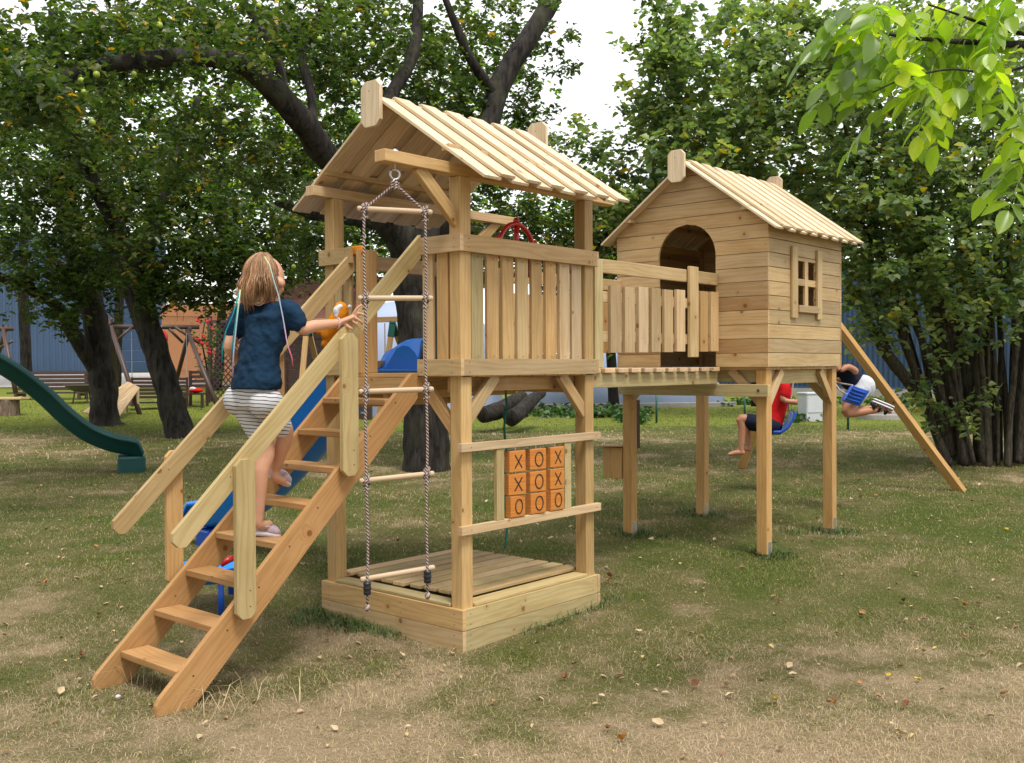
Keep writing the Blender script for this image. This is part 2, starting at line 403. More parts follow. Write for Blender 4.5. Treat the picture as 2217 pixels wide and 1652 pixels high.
def grass_points(n, s0, s1, pw=1.0):
    s = s0 + (s1-s0)*rng.random(n)**pw
    u = (rng.random(n)*2-1)*(s*.56+.35)
    n0 = math.hypot(FW.x, FW.y); fx, fy = FW.x/n0, FW.y/n0
    x = CAM.x + s*fx + u*fy; y = CAM.y + s*fy - u*fx
    return x, y
def blades(x, y, hmin, hmax, wd, lean, mat, name='grass', parent=None, zoff=0):
    n = len(x); z = gz_arr(x, y)+zoff
    a = rng.random(n)*2*np.pi; h = hmin + (hmax-hmin)*rng.random(n)**1.5; ln = lean*(.3+rng.random(n))
    d = np.stack([np.cos(a), np.sin(a), np.zeros(n)], -1); q = np.stack([-np.sin(a+rng.normal(0, .5, n)), np.cos(a), np.zeros(n)], -1)
    P = np.stack([x, y, z-.004], -1); w_ = (wd*(.6+.8*rng.random(n)))[:, None]
    mid = P + d*(h*ln*.45)[:, None] + np.array([0, 0, 1])*(h*.6)[:, None]
    tip = P + d*(h*ln*1.35)[:, None] + np.array([0, 0, 1])*(h*(1.02-.35*np.minimum(ln, 1.5)))[:, None]
    V = np.stack([P-q*w_, P+q*w_, mid+q*w_*.75, mid-q*w_*.75, tip], 1)
    # quad + tri made as two quads (the tip quad is degenerate-free: uses a second near-tip vertex)
    V = np.concatenate([V, (tip+q*w_*.15)[:, None]], 1)
    return np_mesh(name, V, 6, [[0, 1, 2, 3], [3, 2, 5, 4]], rng.random(n), mat, parent)
PLINTH = lambda x, y: (x > -.04) & (x < 1.31) & (y > -.04) & (y < 1.28)
def make_grass():
    xs, ys = [], []
    for n, s0, s1, pw in ((230000, 3.7, 8.0, .9), (120000, 7.5, 14, .8), (50000, 13, 26, .8)):
        x, y = grass_points(n, s0, s1, pw); k = ~PLINTH(x, y); xs.append(x[k]); ys.append(y[k])
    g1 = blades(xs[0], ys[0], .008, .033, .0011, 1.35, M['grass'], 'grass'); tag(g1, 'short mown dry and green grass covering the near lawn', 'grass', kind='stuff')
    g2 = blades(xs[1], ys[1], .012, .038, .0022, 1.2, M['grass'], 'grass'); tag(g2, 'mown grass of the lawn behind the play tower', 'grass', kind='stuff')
    g3 = blades(xs[2], ys[2], .02, .055, .006, 1.0, M['grass'], 'grass'); tag(g3, 'far grass of the lawn towards the blue fence, painted brighter as sunlit', 'grass', kind='stuff')
make_grass()
# ================================================================== PLAY TOWER
A, B, TH = 1.268, 1.236, .028           # post-to-post size and board thickness
T = thing('play_tower', (A/2, B/2, 0), 'open pine play tower with slatted railings, board roof and steep front staircase', 'play tower')
PW = .09
for (x, y, top) in ((0, 0, 2.735), (0, B-PW, 2.735), (A-PW, 0, 2.735), (A-PW, B-PW, 2.735)):
    wpart('post', T, lambda m: m.box((x, y, -.02 if x else .0), (x+PW, y+PW, top), 'z', 'post'), .006)
# sandbox plinth: two courses of boards, end grain showing on the boards that run along Y
def plinth(m):
    for z0, z1 in ((-.06, .1185), (.1215, .241)):
        m.box((-TH, -TH, z0), (0, B+TH, z1), 'y', 'pine'); m.box((A, -TH, z0), (A+TH, B+TH, z1), 'y', 'pine')
        m.box((0.001, -TH+.002, z0), (A-.001, 0, z1), 'x', 'green'); m.box((0.001, B, z0), (A-.001, B+TH-.002, z1), 'x', 'pine')
        for zz in (z0+.03 if z0 > 0 else .03, z1-.03):
            for xx in (.04, A-.05): m.screw((xx, -TH+.002, zz), -Y)
            for yy in (.04, B-.05, .5): m.screw((-TH, yy, zz), -X)
pl = wparts('plinth_board', T, plinth, .004)
def seat_boards(m):
    m.box((-.012, PW+.004, .2425), (.10, B-PW-.004, .262), 'y', 'green')
    m.box((PW+.004, -.012, .2425), (A-PW-.004, .10, .262), 'x', 'green')
wparts('edge_board', T, seat_boards, .004)
ys = np.linspace(.165, B-.06, 9)
for i, y in enumerate(ys):
    def slat(m):
        k = rr(-.006, .006)
        m.board((.125+rr(-.02, .02), y, .275+rr(-.003, .004)), (A-.03, y+k, .275), Y, .098, .024, random.choice(['pine', 'green', 'pale']), cham=0)
    o = wpart('lid_slat', T, slat, .004)
# deck and rim boards
def rim(m):
    m.box((-TH, -TH, 1.586), (0, .335, 1.683), 'y', 'pine'); m.box((-TH, .945, 1.586), (0, B+TH, 1.683), 'y', 'pine')
    m.box((.001, -TH+.002, 1.586), (A+.002, 0, 1.683), 'x', 'pine'); m.box((A+.002, -TH, 1.586), (A+TH, .02, 1.683), 'y', 'pine')
    m.box((.001, B, 1.586), (A-.001, B+TH, 1.683), 'x', 'pine')
    for zz in (1.607, 1.662):
        for xx in (.045, A-.04): m.screw((xx, -TH+.002, zz), -Y)
        for yy in (.045, .30): m.screw((-TH, yy, zz), -X)
wparts('rim_board', T, rim, .004)
def deck(m):
    for i in range(10): m.box((.01+i*.126, .0, 1.578), (.01+i*.126+.118, B-.002, 1.60), 'y', 'warm')
wpart('deck', T, deck, .002)
def joists(m):
    m.box((-.018, .335, 1.505), (.025, .935, 1.574), 'y', 'warm')
    m.box((.03, .30, 1.50), (A-.03, .345, 1.574), 'x', 'post'); m.box((.03, .66, 1.44), (A-.03, .705, 1.574), 'x', 'post')
    m.box((.05, B-.035, 1.37), (A-.05, B-.003, 1.50), 'x', 'post')
    m.box((.03, .10, 1.49), (A-.03, .14, 1.574), 'x', 'warm'); m.box((.03, B-.14, 1.50), (A-.03, B-.10, 1.574), 'x', 'post')
    m.box((-.0185, .93, 1.50), (.03, .965, 1.583), 'y', 'warm'); m.box((A-.06, .1, 1.46), (A-.015, B-.1, 1.499), 'y', 'post')
wparts('joist', T, joists, .002)
for p0, p1, W in (((.105, .03, 1.36), (.30, .03, 1.565), Z), ((A-.105, .03, 1.36), (A-.30, .03, 1.565), Z),
                  ((.03, .105, 1.30), (.03, .36, 1.565), Z), ((A-.03, B-.1, 1.33), (A-.32, B-.045, 1.575), Z),
                  ((-.012, .045, 2.50), (-.27, .045, 2.725), Z), ((A+.0, B-.045, 2.45), (A+.34, B-.045, 2.735), Z)):
    def br(m): m.board(Vector(p0)-(Vector(p1)-Vector(p0)).normalized()*.05, Vector(p1)+(Vector(p1)-Vector(p0)).normalized()*.03, W, .075, .04, random.choice(['post', 'warm', 'pine']))
    wpart('brace', T, br, .004)
for y0, y1, x0, x1 in ((.0, .085, -.565, A+.25), (B-.09, B-.01, -.156, 1.84)):
    wpart('roof_beam', T, lambda m: m.box((x0, y0, 2.7355), (x1, y1, 2.80), 'x', 'pine'), .004)
# railings
def railing(name, rails, slats, jamb=None):
    fr = MB()
    for lo, hi, g in rails: fr.box(lo, hi, g, 'pine'); 
    for lo, hi, g in rails:
        if g == 'x' and lo[1] < 0:
            for xx in (.045, A-.04):
                for zz in (lo[2]+.025, hi[2]-.025): fr.screw((xx, lo[1], zz), -Y)
        if g == 'y' and lo[0] < 0:
            for yy in (lo[1]+.05, hi[1]-.05):
                for zz in (lo[2]+.025, hi[2]-.025): fr.screw((lo[0], yy, zz), -X)
    f = fr.build('railing', WS, T, bevel=.004)
    for lo, hi in slats:
        mm = MB(); pal = random.choice(['pine', 'pine', 'pale', 'warm', 'green'])
        mm.box(lo, hi, 'z', pal); o = mm.build('slat', WS, f, bevel=.006)
    return f
sl = []; n = 8; sp = (A-2*PW)/n
sx = [PW+.004+i*sp for i in range(n)]
pals = ['green', 'warm', 'pine', 'pine', 'pine', 'warm', 'pale', 'pale']
fr = railing('f', [((.001, -TH+.002, 2.30), (A+.002, 0, 2.40), 'x')], [])
for i, x0 in enumerate(sx):
    mm = MB(); mm.box((x0+.010, .008+rr(0, .008), 1.60), (x0+sp-.024, .034, 2.385), 'z', pals[i]); [mm.screw((x0+sp*.45, .006, zz), -Y, .0035) for zz in (1.70, 2.28)]; mm.build('slat', WS, fr, bevel=.006)
fr = railing('f', [((-TH, -TH, 2.30), (0, .335, 2.40), 'y')], [((.006, .112, 1.60), (.03, .202, 2.39)), ((.006, .236, 1.60), (.03, .322, 2.39))])
fr = railing('f', [((-TH, .945, 2.30), (0, B+TH, 2.40), 'y')], [((.004, .985, 1.60), (.026, 1.055, 2.39)), ((.004, 1.07, 1.60), (.026, 1.14, 2.39))])
railing('f', [((A, -TH, 2.30), (A+TH, .02, 2.40), 'y')], [])
wpart('gate_jamb', T, lambda m: m.box((.002, .885, 1.602), (.145, .925, 2.385), 'z', 'warm'))
fr = railing('f', [((.001, B, 2.30), (A-.001, B+TH, 2.40), 'x')], [((.10, B-.03, 1.60), (.22, B-.006, 2.385)), ((1.04, B-.03, 1.60), (1.16, B-.006, 2.385))])
for px in (768,):
    p = onp(768, 548, 'x', -.0)
    mm = MB(); mm.board(p+Vector((0.02, .062, .02)), p+Vector((0.02, -.062, .02)), Z, .055, .022, tint=(.8, .3, .01), cham=.012); o = mm.build('grip', M['orange'], T, bevel=.005)
# roof
def roof(name, parent, x0, x1, yc, half, zr, ze, period, wl, wu, pal='roof', soff=0.):
    """lower boards with upper boards covering the gaps; ridge at y=yc, eaves at yc-/+half"""
    for sgn in (-1, 1):
        mm = MB(); top = Vector((0, yc, zr)); ev = Vector((0, yc+sgn*half, ze)); d = (ev-top).normalized(); nrm_ = Vector((0, -d.z*sgn, abs(d.y))) ; nrm_.normalize()
        if nrm_.z < 0: nrm_ = -nrm_
        L = (ev-top).length; x = x0; k = 0
        while x < x1-.04:
            x2 = min(x+wl, x1); c = Vector(((x+x2)/2, 0, 0)); 
            mm.board(c+top-nrm_*.027+d*.004, c+top-nrm_*.027+d*(L+rr(-.006, .006)), X, x2-x, .018, pal)
            xu = x+period/2; 
            if xu+wu*.5 < x1:
                c = Vector((xu+wl/2, 0, 0))
                mm.board(c+top-nrm_*.004+d*.002, c+top-nrm_*.004+d*(L+rr(-.006, .006)), X, wu, .019, pal)
            x += period
        mm.build('roof_slope', WS, parent, bevel=.002)
roof('roof', T, -.10, 1.275, .575, .88, 3.285, 2.70, .2225, .140, .125)
def cap(parent, x, yc, zt, zb, wdt=.17):
    mm = MB(); mm.board((x, yc, zb), (x, yc, zt), Y, wdt, .026, 'roof', cham=.035); mm.screw((x-.013, yc+.01, zt-.06), -X); mm.build('ridge_cap', WS, parent, bevel=.003)
cap(T, -.115, .625, 3.365, 3.09); cap(T, 1.40, .585, 3.375, 3.12)
wpart('ridge_batten', T, lambda m: m.box((-.10, .555, 3.20), (1.385, .595, 3.245), 'x', 'pine'))
def purl(m):
    m.box((-.085, 1.10, 2.868), (1.26, 1.17, 2.905), 'x', 'pine'); m.box((-.085, .0, 2.868), (1.26, .06, 2.905), 'x', 'pine')
wparts('purlin', T, purl)
# ------------------------------------------------------------------ staircase (a part of the tower)
SL = Vector((1.0, 0, .968)).normalized(); SN = Vector((-.968, 0, 1.0)).normalized()
def stringer(y, t, pal='stair'):
    mm = MB()
    # top edge passes x=-1.707,z=.074 and x=-.03,z=1.60 ; depth .125 under it
    tx0, tz0 = -1.70, .095; dep = .135
    ol = [(-1.735, -.02), (-1.555, -.02), (-.03, 1.455), (-.03, 1.60+.07), (-.05, 1.655), (-1.725, .035)]
    # keep the top edge parallel to the flight
    ol = [(-1.722, -.03), (-1.56, -.03), (-.03, 1.452), (-.03, 1.60), (-.075, 1.60), (-1.705, .078), (-1.722, .05)]
    U, V = SL, SN
    pts = [(x*SL.x+z*SL.z, x*SN.x+z*SN.z) for x, z in ol]
    mm.prism(pts, Vector((0, y, 0)), SL, SN, Vector((0, 1, 0)), t, pal)
    for k in range(8):
        zz = .171-.02+.183*k; xx = -1.58+.189*k+.05
        if y < .6: mm.screw((xx+rr(-.005, .005), y, zz), -Y, .006)
    return mm
st = stringer(.33, .032).build('staircase', WS, T, bevel=.004)
tag(st, 'steep open-tread staircase of warm brown boards')
mm = stringer(.945, .032); mm.build('stringer', WS, st, bevel=.004)
for k in range(8):
    zt = .171+.183*k; xf = -1.58+.189*k
    def step(m): m.box((xf, .364, zt-.036), (xf+.155, .943, zt), 'y', 'stair')
    wpart('step', st, step, .005)
for yy, lo, hi, bot in ((.30, (-1.63, .80), (-.022, 2.352), None), (.962, (-1.585, .79), (.068, 2.362), None)):
    mm = MB(); p0 = Vector((lo[0], yy+.014, lo[1])); p1 = Vector((hi[0], yy+.014, hi[1]))
    if yy < .5:
        # mitred against the level rail of the tower
        U = (p1-p0).normalized(); V = U.cross(Vector((0, -1, 0))); V = Vector((-U.z, 0, U.x)); L = (p1-p0).length
        ol = [(.03, -.05), (L-.05, -.05), (L+.045, .05), (.03, .05), (0, .02), (0, -.02)]
        mm.prism(ol, p0-Y*.014, U, V, Y, .028, 'green')
    else: mm.board(p0, p1, Z, .10, .028, 'pine', cham=.03)
    mm.screw(p0+Vector((.3, -.014, .30)), -Y); mm.build('handrail', WS, st, bevel=.004)
for xx, yy, z0, z1, pal in ((-1.262, .2995, .385, 1.185, 'green'), (-.588, .2995, 1.043, 1.825, 'green'), (-1.232, .992, .45, 1.19, 'warm'), (-.55, .992, 1.10, 1.80, 'warm')):
    mm = MB(); mm.board((xx, yy-.0145 if yy < .5 else yy+.014, z0), (xx, yy-.0145 if yy < .5 else yy+.014, z1), X, .112 if yy < .5 else .10, .028, pal, cham=.032)
    if yy < .5:
        for dz in (.06, .14): mm.screw((xx+.02, yy-.029, z0+dz), -Y)
    mm.build('rail_post', WS, st, bevel=.004)

# ================================================================== TIC TAC TOE BOARD
TT = thing('tic_tac_toe_board', (A/2, -.03, .7), 'noughts and crosses game of nine orange wooden blocks hung between two rails of the tower', 'game board')
wpart('rail', TT, lambda m: (m.box((-.035, -.036, 1.150), (A+.03, -.0005, 1.198), 'x', 'pale'), m.screw((.045, -.036, 1.172), -Y), m.screw((A-.02, -.036, 1.174), -Y)), .003)
wpart('rail', TT, lambda m: (m.box((-.035, -.036, .672), (A+.03, -.0005, .722), 'x', 'pale'), m.screw((.045, -.036, .697), -Y), m.screw((A-.02, -.036, .697), -Y)), .003)
for x0 in (.268, .918): wpart('upright', TT, lambda m: m.box((x0, -.03, .7225), (x0+.066, -.004, 1.1495), 'z', 'green'), .003)
marks = ['XOX', 'XOX', 'OOO']
for ci, xc in enumerate((.447, .642, .828)):
    mm = MB(); mm.tube([(xc, -.018, .71), (xc, -.018, 1.16)], .004, 8); mm.build('rod', M['galv'], TT)
    for ri, zc in enumerate((1.063, .925, .790)):
        ang = R(rr(-7, 5)) - R(6); U = Vector((math.cos(ang), math.sin(ang), 0)); N = Vector((math.sin(ang), -math.cos(ang), 0)); c = Vector((xc, -.018, zc))
        mm = MB(); mm.board(c-U*.066, c+U*.066, Z, .128, .046, tint=(.7, .3, .05)); t_ = mm.build('block', M['tile_wood'], TT, bevel=.0035)
        mk = MB(); f0 = c+N*.0235; dx = .007
        if marks[ri][ci] == 'X':
            for a, b in (((-.028, -.04), (.028, .04)), ((-.028, .04), (.028, -.04))): mk.board(f0+U*(a[0]+dx)+Z*a[1], f0+U*(b[0]+dx)+Z*b[1], N.cross(Vector((b[0], 0, b[1])).normalized()) if 0 else (U*(-(b[1]-a[1]))+Z*(b[0]-a[0])), .0085, .0022, tint=(.05, .02, .01))
        else:
            pts = [f0+U*(dx+.031*math.cos(q))+Z*(.043*math.sin(q)) for q in np.linspace(0, 2*math.pi, 32, endpoint=False)]
            mk.tube(pts, .0042, 6, closed=True)
        mk.build('painted_mark', M['burn'], t_)

# ================================================================== STEERING WHEEL
wc = onp(1117, 541, 'y', .10); wc.y = .095
SW = thing('steering_wheel', wc, 'red plastic toy steering wheel with knobs mounted inside the tower railing', 'steering wheel')
mm = MB(); ring = [wc+Vector((.160*math.cos(a), 0, .160*math.sin(a))) for a in np.linspace(0, 2*math.pi, 40, endpoint=False)]
mm.tube(ring, .015, 10, closed=True); mm.build('rim', M['red'], SW, smooth=True)
mm = MB()
for k in range(3):
    a = math.pi/2+k*2*math.pi/3; d = Vector((math.cos(a), 0, math.sin(a))); mm.tube([wc, wc+d*.15], [.02, .015], 10)
mm.ball(wc, (.04, .03, .04), 14, 8); mm.build('spokes', M['red'], SW, smooth=True)
for k in range(5):
    a = math.pi/2+k*2*math.pi/5; d = Vector((math.cos(a), 0, math.sin(a))); mm = MB(); mm.ball(wc+d*.180, (.022, .02, .022), 12, 8); mm.build('knob', M['red'], SW, smooth=True)
mm = MB(); mm.tube([wc, wc-Y*.063], .018, 12); mm.build('axle', M['red'], SW, smooth=True)

# ================================================================== BRIDGE
BX0, BX1 = A+TH+.002, 2.998; 
BR = thing('footbridge', ((BX0+BX1)/2, .5, 1.5), 'short plank footbridge with paling sides linking the play tower to the playhouse', 'footbridge')
for i in range(10):
    x0 = 1.42+i*.158
    wpart('deck_board', BR, lambda m: m.box((x0, .012, 1.588), (x0+.118, 1.02, 1.622), 'y', 'pale'), .006)
wpart('deck_board', BR, lambda m: m.box((A+TH+.004, .03, 1.588), (1.395, 1.02, 1.622), 'y', 'pale'), .006)
for y0 in (.045, .95): wpart('beam', BR, lambda m: m.box((A+.002, y0, 1.488), (BX1-.02, y0+.045, 1.5865), 'x', 'green'), .004)
for side, yf in ((0, .05), (1, .985)):
    sg = -1 if side == 0 else 1
    wpart('handrail', BR, lambda m: m.box((1.446, yf, 2.275), (2.53 if side == 0 else BX1, yf+.028, 2.37), 'x', 'pine'), .004)
    if side == 0: wpart('handrail', BR, lambda m: m.box((2.655, yf, 2.275), (BX1, yf+.028, 2.37), 'x', 'pine'), .004)
    wpart('end_post', BR, lambda m: m.box((1.352, yf-.004, 1.625), (1.444, yf+.032, 2.367), 'z', 'green'), .004)
    wpart('middle_post', BR, lambda m: m.box((2.532, yf-.03, 1.70), (2.653, yf-.0015, 2.395), 'z', 'pine'), .004)
    for z0 in (1.80, 2.075): wpart('batten', BR, lambda m: m.box((1.446, yf+.0, z0), (BX1, yf+.026, z0+.075), 'x', 'pine'), .003)
    for i, ab in enumerate(((1.50, 1.640), (1.67, 1.810), (1.84, 1.98), (2.005, 2.145), (2.175, 2.312), (2.345, 2.48), (2.685, 2.82), (2.845, 2.98))):
        a, b = ab
        def pale(m):
            m.box((a, yf-.026, 1.728+.003*i+rr(-.004, .004)), (b-.018, yf-.0015, 2.190+.003*i+rr(-.006, .006)), 'z', random.choice(['pine', 'pale', 'warm', 'cabin']))
            for zz in (1.835, 2.11): m.screw(((a+b)/2-.03, yf-.026, zz), -Y, .0035)
        wpart('paling', BR, pale, .005)
wpart('kick_board', BR, lambda m: m.box((1.60, 1.03, 1.63), (2.40, 1.055, 1.735), 'x', 'pine'))

# ================================================================== PLAYHOUSE
PX0, PX1, PY0, PY1 = 3.0, 4.36, -.385, 1.035; YC = (PY0+PY1)/2; ZB, ZW = 1.622, 2.72; ZR, RH = 3.285, .84; ZE = 2.688
H = thing('playhouse', ((PX0+PX1)/2, YC, gz(3.7, .3)), 'small pine playhouse on stilts with an arched doorway, gable roof and one cross-barred window', 'playhouse')
rowz = [1.622+i*.1115 for i in range(17)]
TWL = .020
def roof_y(z):      # half width of the gable under the roof at height z
    zz = (z-ZE)/(ZR-ZE); return min((PY1-PY0)/2, max(0, RH*(1-zz)-.025))
DY0, DY1, DTOP = .072, .612, 2.79; DC = (DY0+DY1)/2; DR = (DY1-DY0)/2; DSP = DTOP-DR*1.02
def door_half(z):
    if z >= DTOP: return 0
    if z <= DSP: return DR
    return DR*math.sqrt(max(0, 1-((z-DSP)/(DTOP-DSP))**2))
def gable(x, N, door, name, pal='cabin'):
    mm = MB()
    for z0, z1 in zip(rowz, rowz[1:]):
        z1 -= .0045
        if roof_y(z0) < .02: break
        tn = random.choice(PAL[pal]); ztop = z1 if roof_y(z1) > 0 else None
        zs = list(np.linspace(z0, z1, 7)); zs += [q for q in (DTOP, DSP) if z0 < q < z1]; zs = sorted(zs)
        hw = lambda z: roof_y(z)
        if door and z0 < DTOP:
            for sg in (-1, 1):
                if sg == -1: outer = [(YC-hw(z), z) for z in zs]; inner = [(DC-door_half(z), z) for z in zs]
                else: outer = [(YC+hw(z), z) for z in zs]; inner = [(DC+door_half(z), z) for z in zs]
                ol = outer + inner[::-1] if sg == 1 else inner + outer[::-1]
                ol = [p for i, p in enumerate(ol) if i == 0 or abs(p[0]-ol[i-1][0])+abs(p[1]-ol[i-1][1]) > 1e-5]
                mm.prism(ol[::-1] if 0 else ol, Vector((x, 0, 0)), Y, Z, N, TWL, pal, tint=tn if rr(0, 1) < .6 else None, endcol=False)
        else:
            ol = [(YC+hw(z), z) for z in zs] + [(YC-hw(z), z) for z in zs[::-1]]
            o2 = [ol[0]]
            for p in ol[1:]:
                if abs(p[0]-o2[-1][0])+abs(p[1]-o2[-1][1]) > 1e-5: o2.append(p)
            if len(o2) > 2: mm.prism(o2, Vector((x, 0, 0)), Y, Z, N, TWL, pal, endcol=False)
        za, zb2 = z1-.012, z1+.018; xb = x+TWL if N.x > 0 and x < 3.5 else x-.005
        if roof_y(zb2) > .05:
            zq = [za, (za+zb2)/2, zb2]
            if door and zb2 < DTOP:
                for sg in (-1, 1):
                    o_ = [(YC+sg*(hw(z)-.004), z) for z in zq]; i_ = [(DC+sg*(door_half(z)+.002), z) for z in zq]
                    mm.prism(o_+i_[::-1] if sg == 1 else i_+o_[::-1], Vector((xb, 0, 0)), Y, Z, N, .005, pal, endcol=False)
            else: mm.prism([(YC+hw(z)-.004, z) for z in zq]+[(YC-hw(z)+.004, z) for z in zq[::-1]], Vector((xb, 0, 0)), Y, Z, N, .005, pal, endcol=False)
        for yy in (PY0+.02, PY1-.02):
            if z1 < ZW: mm.screw((x, yy, (z0+z1)/2), -X, .003)
    return mm.build(name, WS, H, bevel=.0025)
gable(PX0, X, True, 'front_wall'); gable(PX1-TWL, X, False, 'back_wall')
WX0, WX1, WZ0, WZ1 = 3.475, 3.848, 2.115, 2.50
def sidewall(y, win, pal):
    mm = MB()
    for z0, z1 in zip(rowz, rowz[1:]):
        if z0 > ZW-.02: break
        z1 = min(z1, ZW+.05)-.0045
        segs = [(PX0+TWL+.001, PX1-TWL-.001)]
        if win and z1 > WZ0 and z0 < WZ1: segs = [(PX0+TWL+.001, WX0), (WX1, PX1-TWL-.001)]
        if win and z0 < WZ1 < z1:
            mm.box((WX0, y, WZ1), (WX1, y+TWL, z1), 'x', pal)
        if win and z0 < WZ0 < z1:
            mm.box((WX0, y, z0), (WX1, y+TWL, WZ0), 'x', pal)
        for a, b in segs:
            mm.box((a, y, z0), (b, y+TWL, z1), 'x', pal)
            if z1 < ZW-.05: yb_ = y+TWL if y < 0 else y-.005; mm.box((a+.002, yb_, z1-.012), (b-.002, yb_+.005, z1+.018), 'x', pal)
    return mm.build('side_wall', WS, H, bevel=.0025)
sw_ = sidewall(PY0+.002, True, 'cabin2'); sidewall(PY1-TWL-.002, False, 'cabin2')
yw = PY0+.002
def winframe(m):
    m.box((WX0-.095, yw-.022, 2.012), (WX0+.004, yw-.001, 2.588), 'z', 'cabin2'); m.box((WX1-.004, yw-.022, 2.012), (WX1+.085, yw-.001, 2.588), 'z', 'cabin2')
wf = wpart('window', H, lambda m: m.box((WX0, yw-.003, WZ1-.02), (WX1, yw+.018, WZ1+.001), 'x', 'cabin2'), .002)
wparts('frame', wf, winframe, .003)
wpart('muntin', wf, lambda m: (m.box((3.645, yw-.002, WZ0), (3.705, yw+.018, WZ1), 'z', 'cabin2')), .002)
wparts('muntin', wf, lambda m: (m.box((WX0, yw-.001, 2.28), (3.644, yw+.017, 2.335), 'x', 'cabin2'), m.box((3.706, yw-.001, 2.28), (WX1, yw+.017, 2.335), 'x', 'cabin2')), .002)
wpart('sill', wf, lambda m: m.box((WX0+.005, yw-.036, 2.06), (WX1-.002, yw-.001, 2.118), 'x', 'pine'), .003)
def hf(m):
    for i in range(11): m.box((PX0+TWL+.002+i*.12, PY0+.03, 1.60), (PX0+TWL+i*.12+.117, PY1-.03, 1.6215), 'y', 'warm')
wpart('floor', H, hf, 0)
def hstud(m):
    for yy in (PY0+.03, DY0-.06, DY1+.02, PY1-.07): m.box((PX0+TWL+.001, yy, 1.63), (PX0+TWL+.036, yy+.04, ZW-.01), 'z', 'post')
    for xx in (PX1-.06,): 
        for yy in (PY0+.03, YC, PY1-.07): m.box((xx, yy, 1.63), (xx+.035, yy+.04, ZW), 'z', 'post')
    m.box((PX0+.08, PY0+.03, ZW-.06), (PX1-.08, PY0+.07, ZW), 'x', 'post'); m.box((PX0+.08, PY1-.07, ZW-.06), (PX1-.08, PY1-.03, ZW), 'x', 'post')
wparts('stud', H, hstud, 0)
roof('roof', H, 2.915, 4.50, YC, RH, ZR+.03, ZE+.012, .199, .125, .115)
cap(H, 2.90, YC+.045, 3.385, 3.125, .155); cap(H, 4.515, YC, 3.385, 3.13, .155)
def hp(m):
    for yy in (-.215, .82): m.box((2.93, yy, 2.825), (4.47, yy+.045, 2.855), 'x', 'pale')
wparts('purlin', H, lambda m: (m.board((2.93, -.225, 2.862), (4.47, -.225, 2.862), Y, .06, .03, 'pale'), m.board((2.93, .875, 2.862), (4.47, .875, 2.862), Y, .06, .03, 'pale')))
IN = .03
legs = {'a': (PX0+IN, PY0+IN, .155), 'b': (PX1-IN-.09, PY0+IN, .205), 'c': (PX0+IN, PY1-IN-.09, .188), 'd': (PX1-IN-.09, PY1-IN-.09, .215)}
for k, (x, y, z0) in legs.items():
    lg = wpart('leg', H, lambda m: m.box((x, y, z0), (x+.09, y+.09, 1.598), 'z', 'leg'), .006)
    mm = MB(); mm.box((x+.02, y-.004, gz(x, y)-.04), (x+.07, y+.094, z0+.10), 'z'); mm.build('anchor', M['galv'], lg, bevel=.001)
def hbeam(m):
    m.box((PX0+.121, PY0+.078, 1.485), (PX1-.121, PY0+.115, 1.598), 'x', 'green'); m.box((PX0+.14, PY1-.1, 1.485), (PX1-.14, PY1-.055, 1.598), 'x', 'green')
    m.box((PX0+.098, PY0+.14, 1.50), (PX0+.135, PY1-.14, 1.598), 'y', 'green'); m.box((PX1-.14, PY0+.14, 1.49), (PX1-.10, PY1-.14, 1.598), 'y', 'green')
wparts('beam', H, hbeam)
wpart('cross_beam', H, lambda m: (m.box((PX0-.018, PY0-.005, 1.39), (PX0+.0285, PY1-.02, 1.486), 'y', 'green'), m.tube([(PX0-.024, PY0+.075, 1.44), (PX0-.018, PY0+.075, 1.44)], .012, 12, mi=1)), .004)
for p0, p1 in (((PX0+.075, PY0+.09, 1.33), (PX0+.075, PY0+.36, 1.60)), ((PX0+.10, PY0+.055, 1.34), (PX0+.32, PY0+.055, 1.59)), ((PX1-.11, PY0+.055, 1.34), (PX1-.33, PY0+.055, 1.59)),
               ((PX0+.075, PY1-.1, 1.36), (PX0+.075, PY1-.30, 1.58)), ((PX1-.075, PY0+.1, 1.34), (PX1-.075, PY0+.35, 1.59)), ((PX0+.10, PY1-.07, 1.36), (PX0+.30, PY1-.07, 1.58))):
    def br(m): d = (Vector(p1)-Vector(p0)).normalized()*.03; m.board(Vector(p0)-d, Vector(p1), Z, .07, .04, 'pine')
    wpart('brace', H, br, .004)
# mailbox on the leg
MBX = thing('mailbox', (PX0+.03, 1.06, .65), 'small closed wooden box with a sloping lid fixed to a playhouse leg', 'wooden box')
wpart('box', MBX, lambda m: m.box((PX0+.02, 1.012, .655), (PX0+.13, 1.205, .925), 'z', 'leg'), .003)
wpart('lid', MBX, lambda m: m.board((PX0-.01, 1.235, .93), (PX0-.01+.0, .995, .955), X, .15, .014, 'pine') if 0 else m.board((PX0+.07, 1.235, .934), (PX0+.07, 1.008, .944), X, .17, .014, 'pine'), .002)

# ================================================================== SWING FRAME
AP = Vector((6.55, .93, 2.50)); FR_ = onp(2083, 1079, 'z', .16); FL_ = onp(1605, 1030, 'z', .2)
FR_.z = gz(FR_.x, FR_.y)-.02; FL_.z = gz(FL_.x, FL_.y)-.02
SF = thing('swing_stand', (5.5, .9, .2), 'pine A-frame swing support with splayed legs behind the playhouse', 'swing frame')
ax = (FR_-FL_).normalized()
wpart('leg', SF, lambda m: m.board(FR_, AP+(AP-FR_).normalized()*.1, ax, .095, .075, 'leg'), .005)
wpart('leg', SF, lambda m: m.board(FL_, AP+(AP-FL_).normalized()*.1-X*.1, ax, .095, .075, 'leg'), .005)
wpart('beam', SF, lambda m: m.board((PX1+.003, .50, 2.45), AP+Vector((.15, .02, 0)), Z, .10, .08, 'leg'), .005)

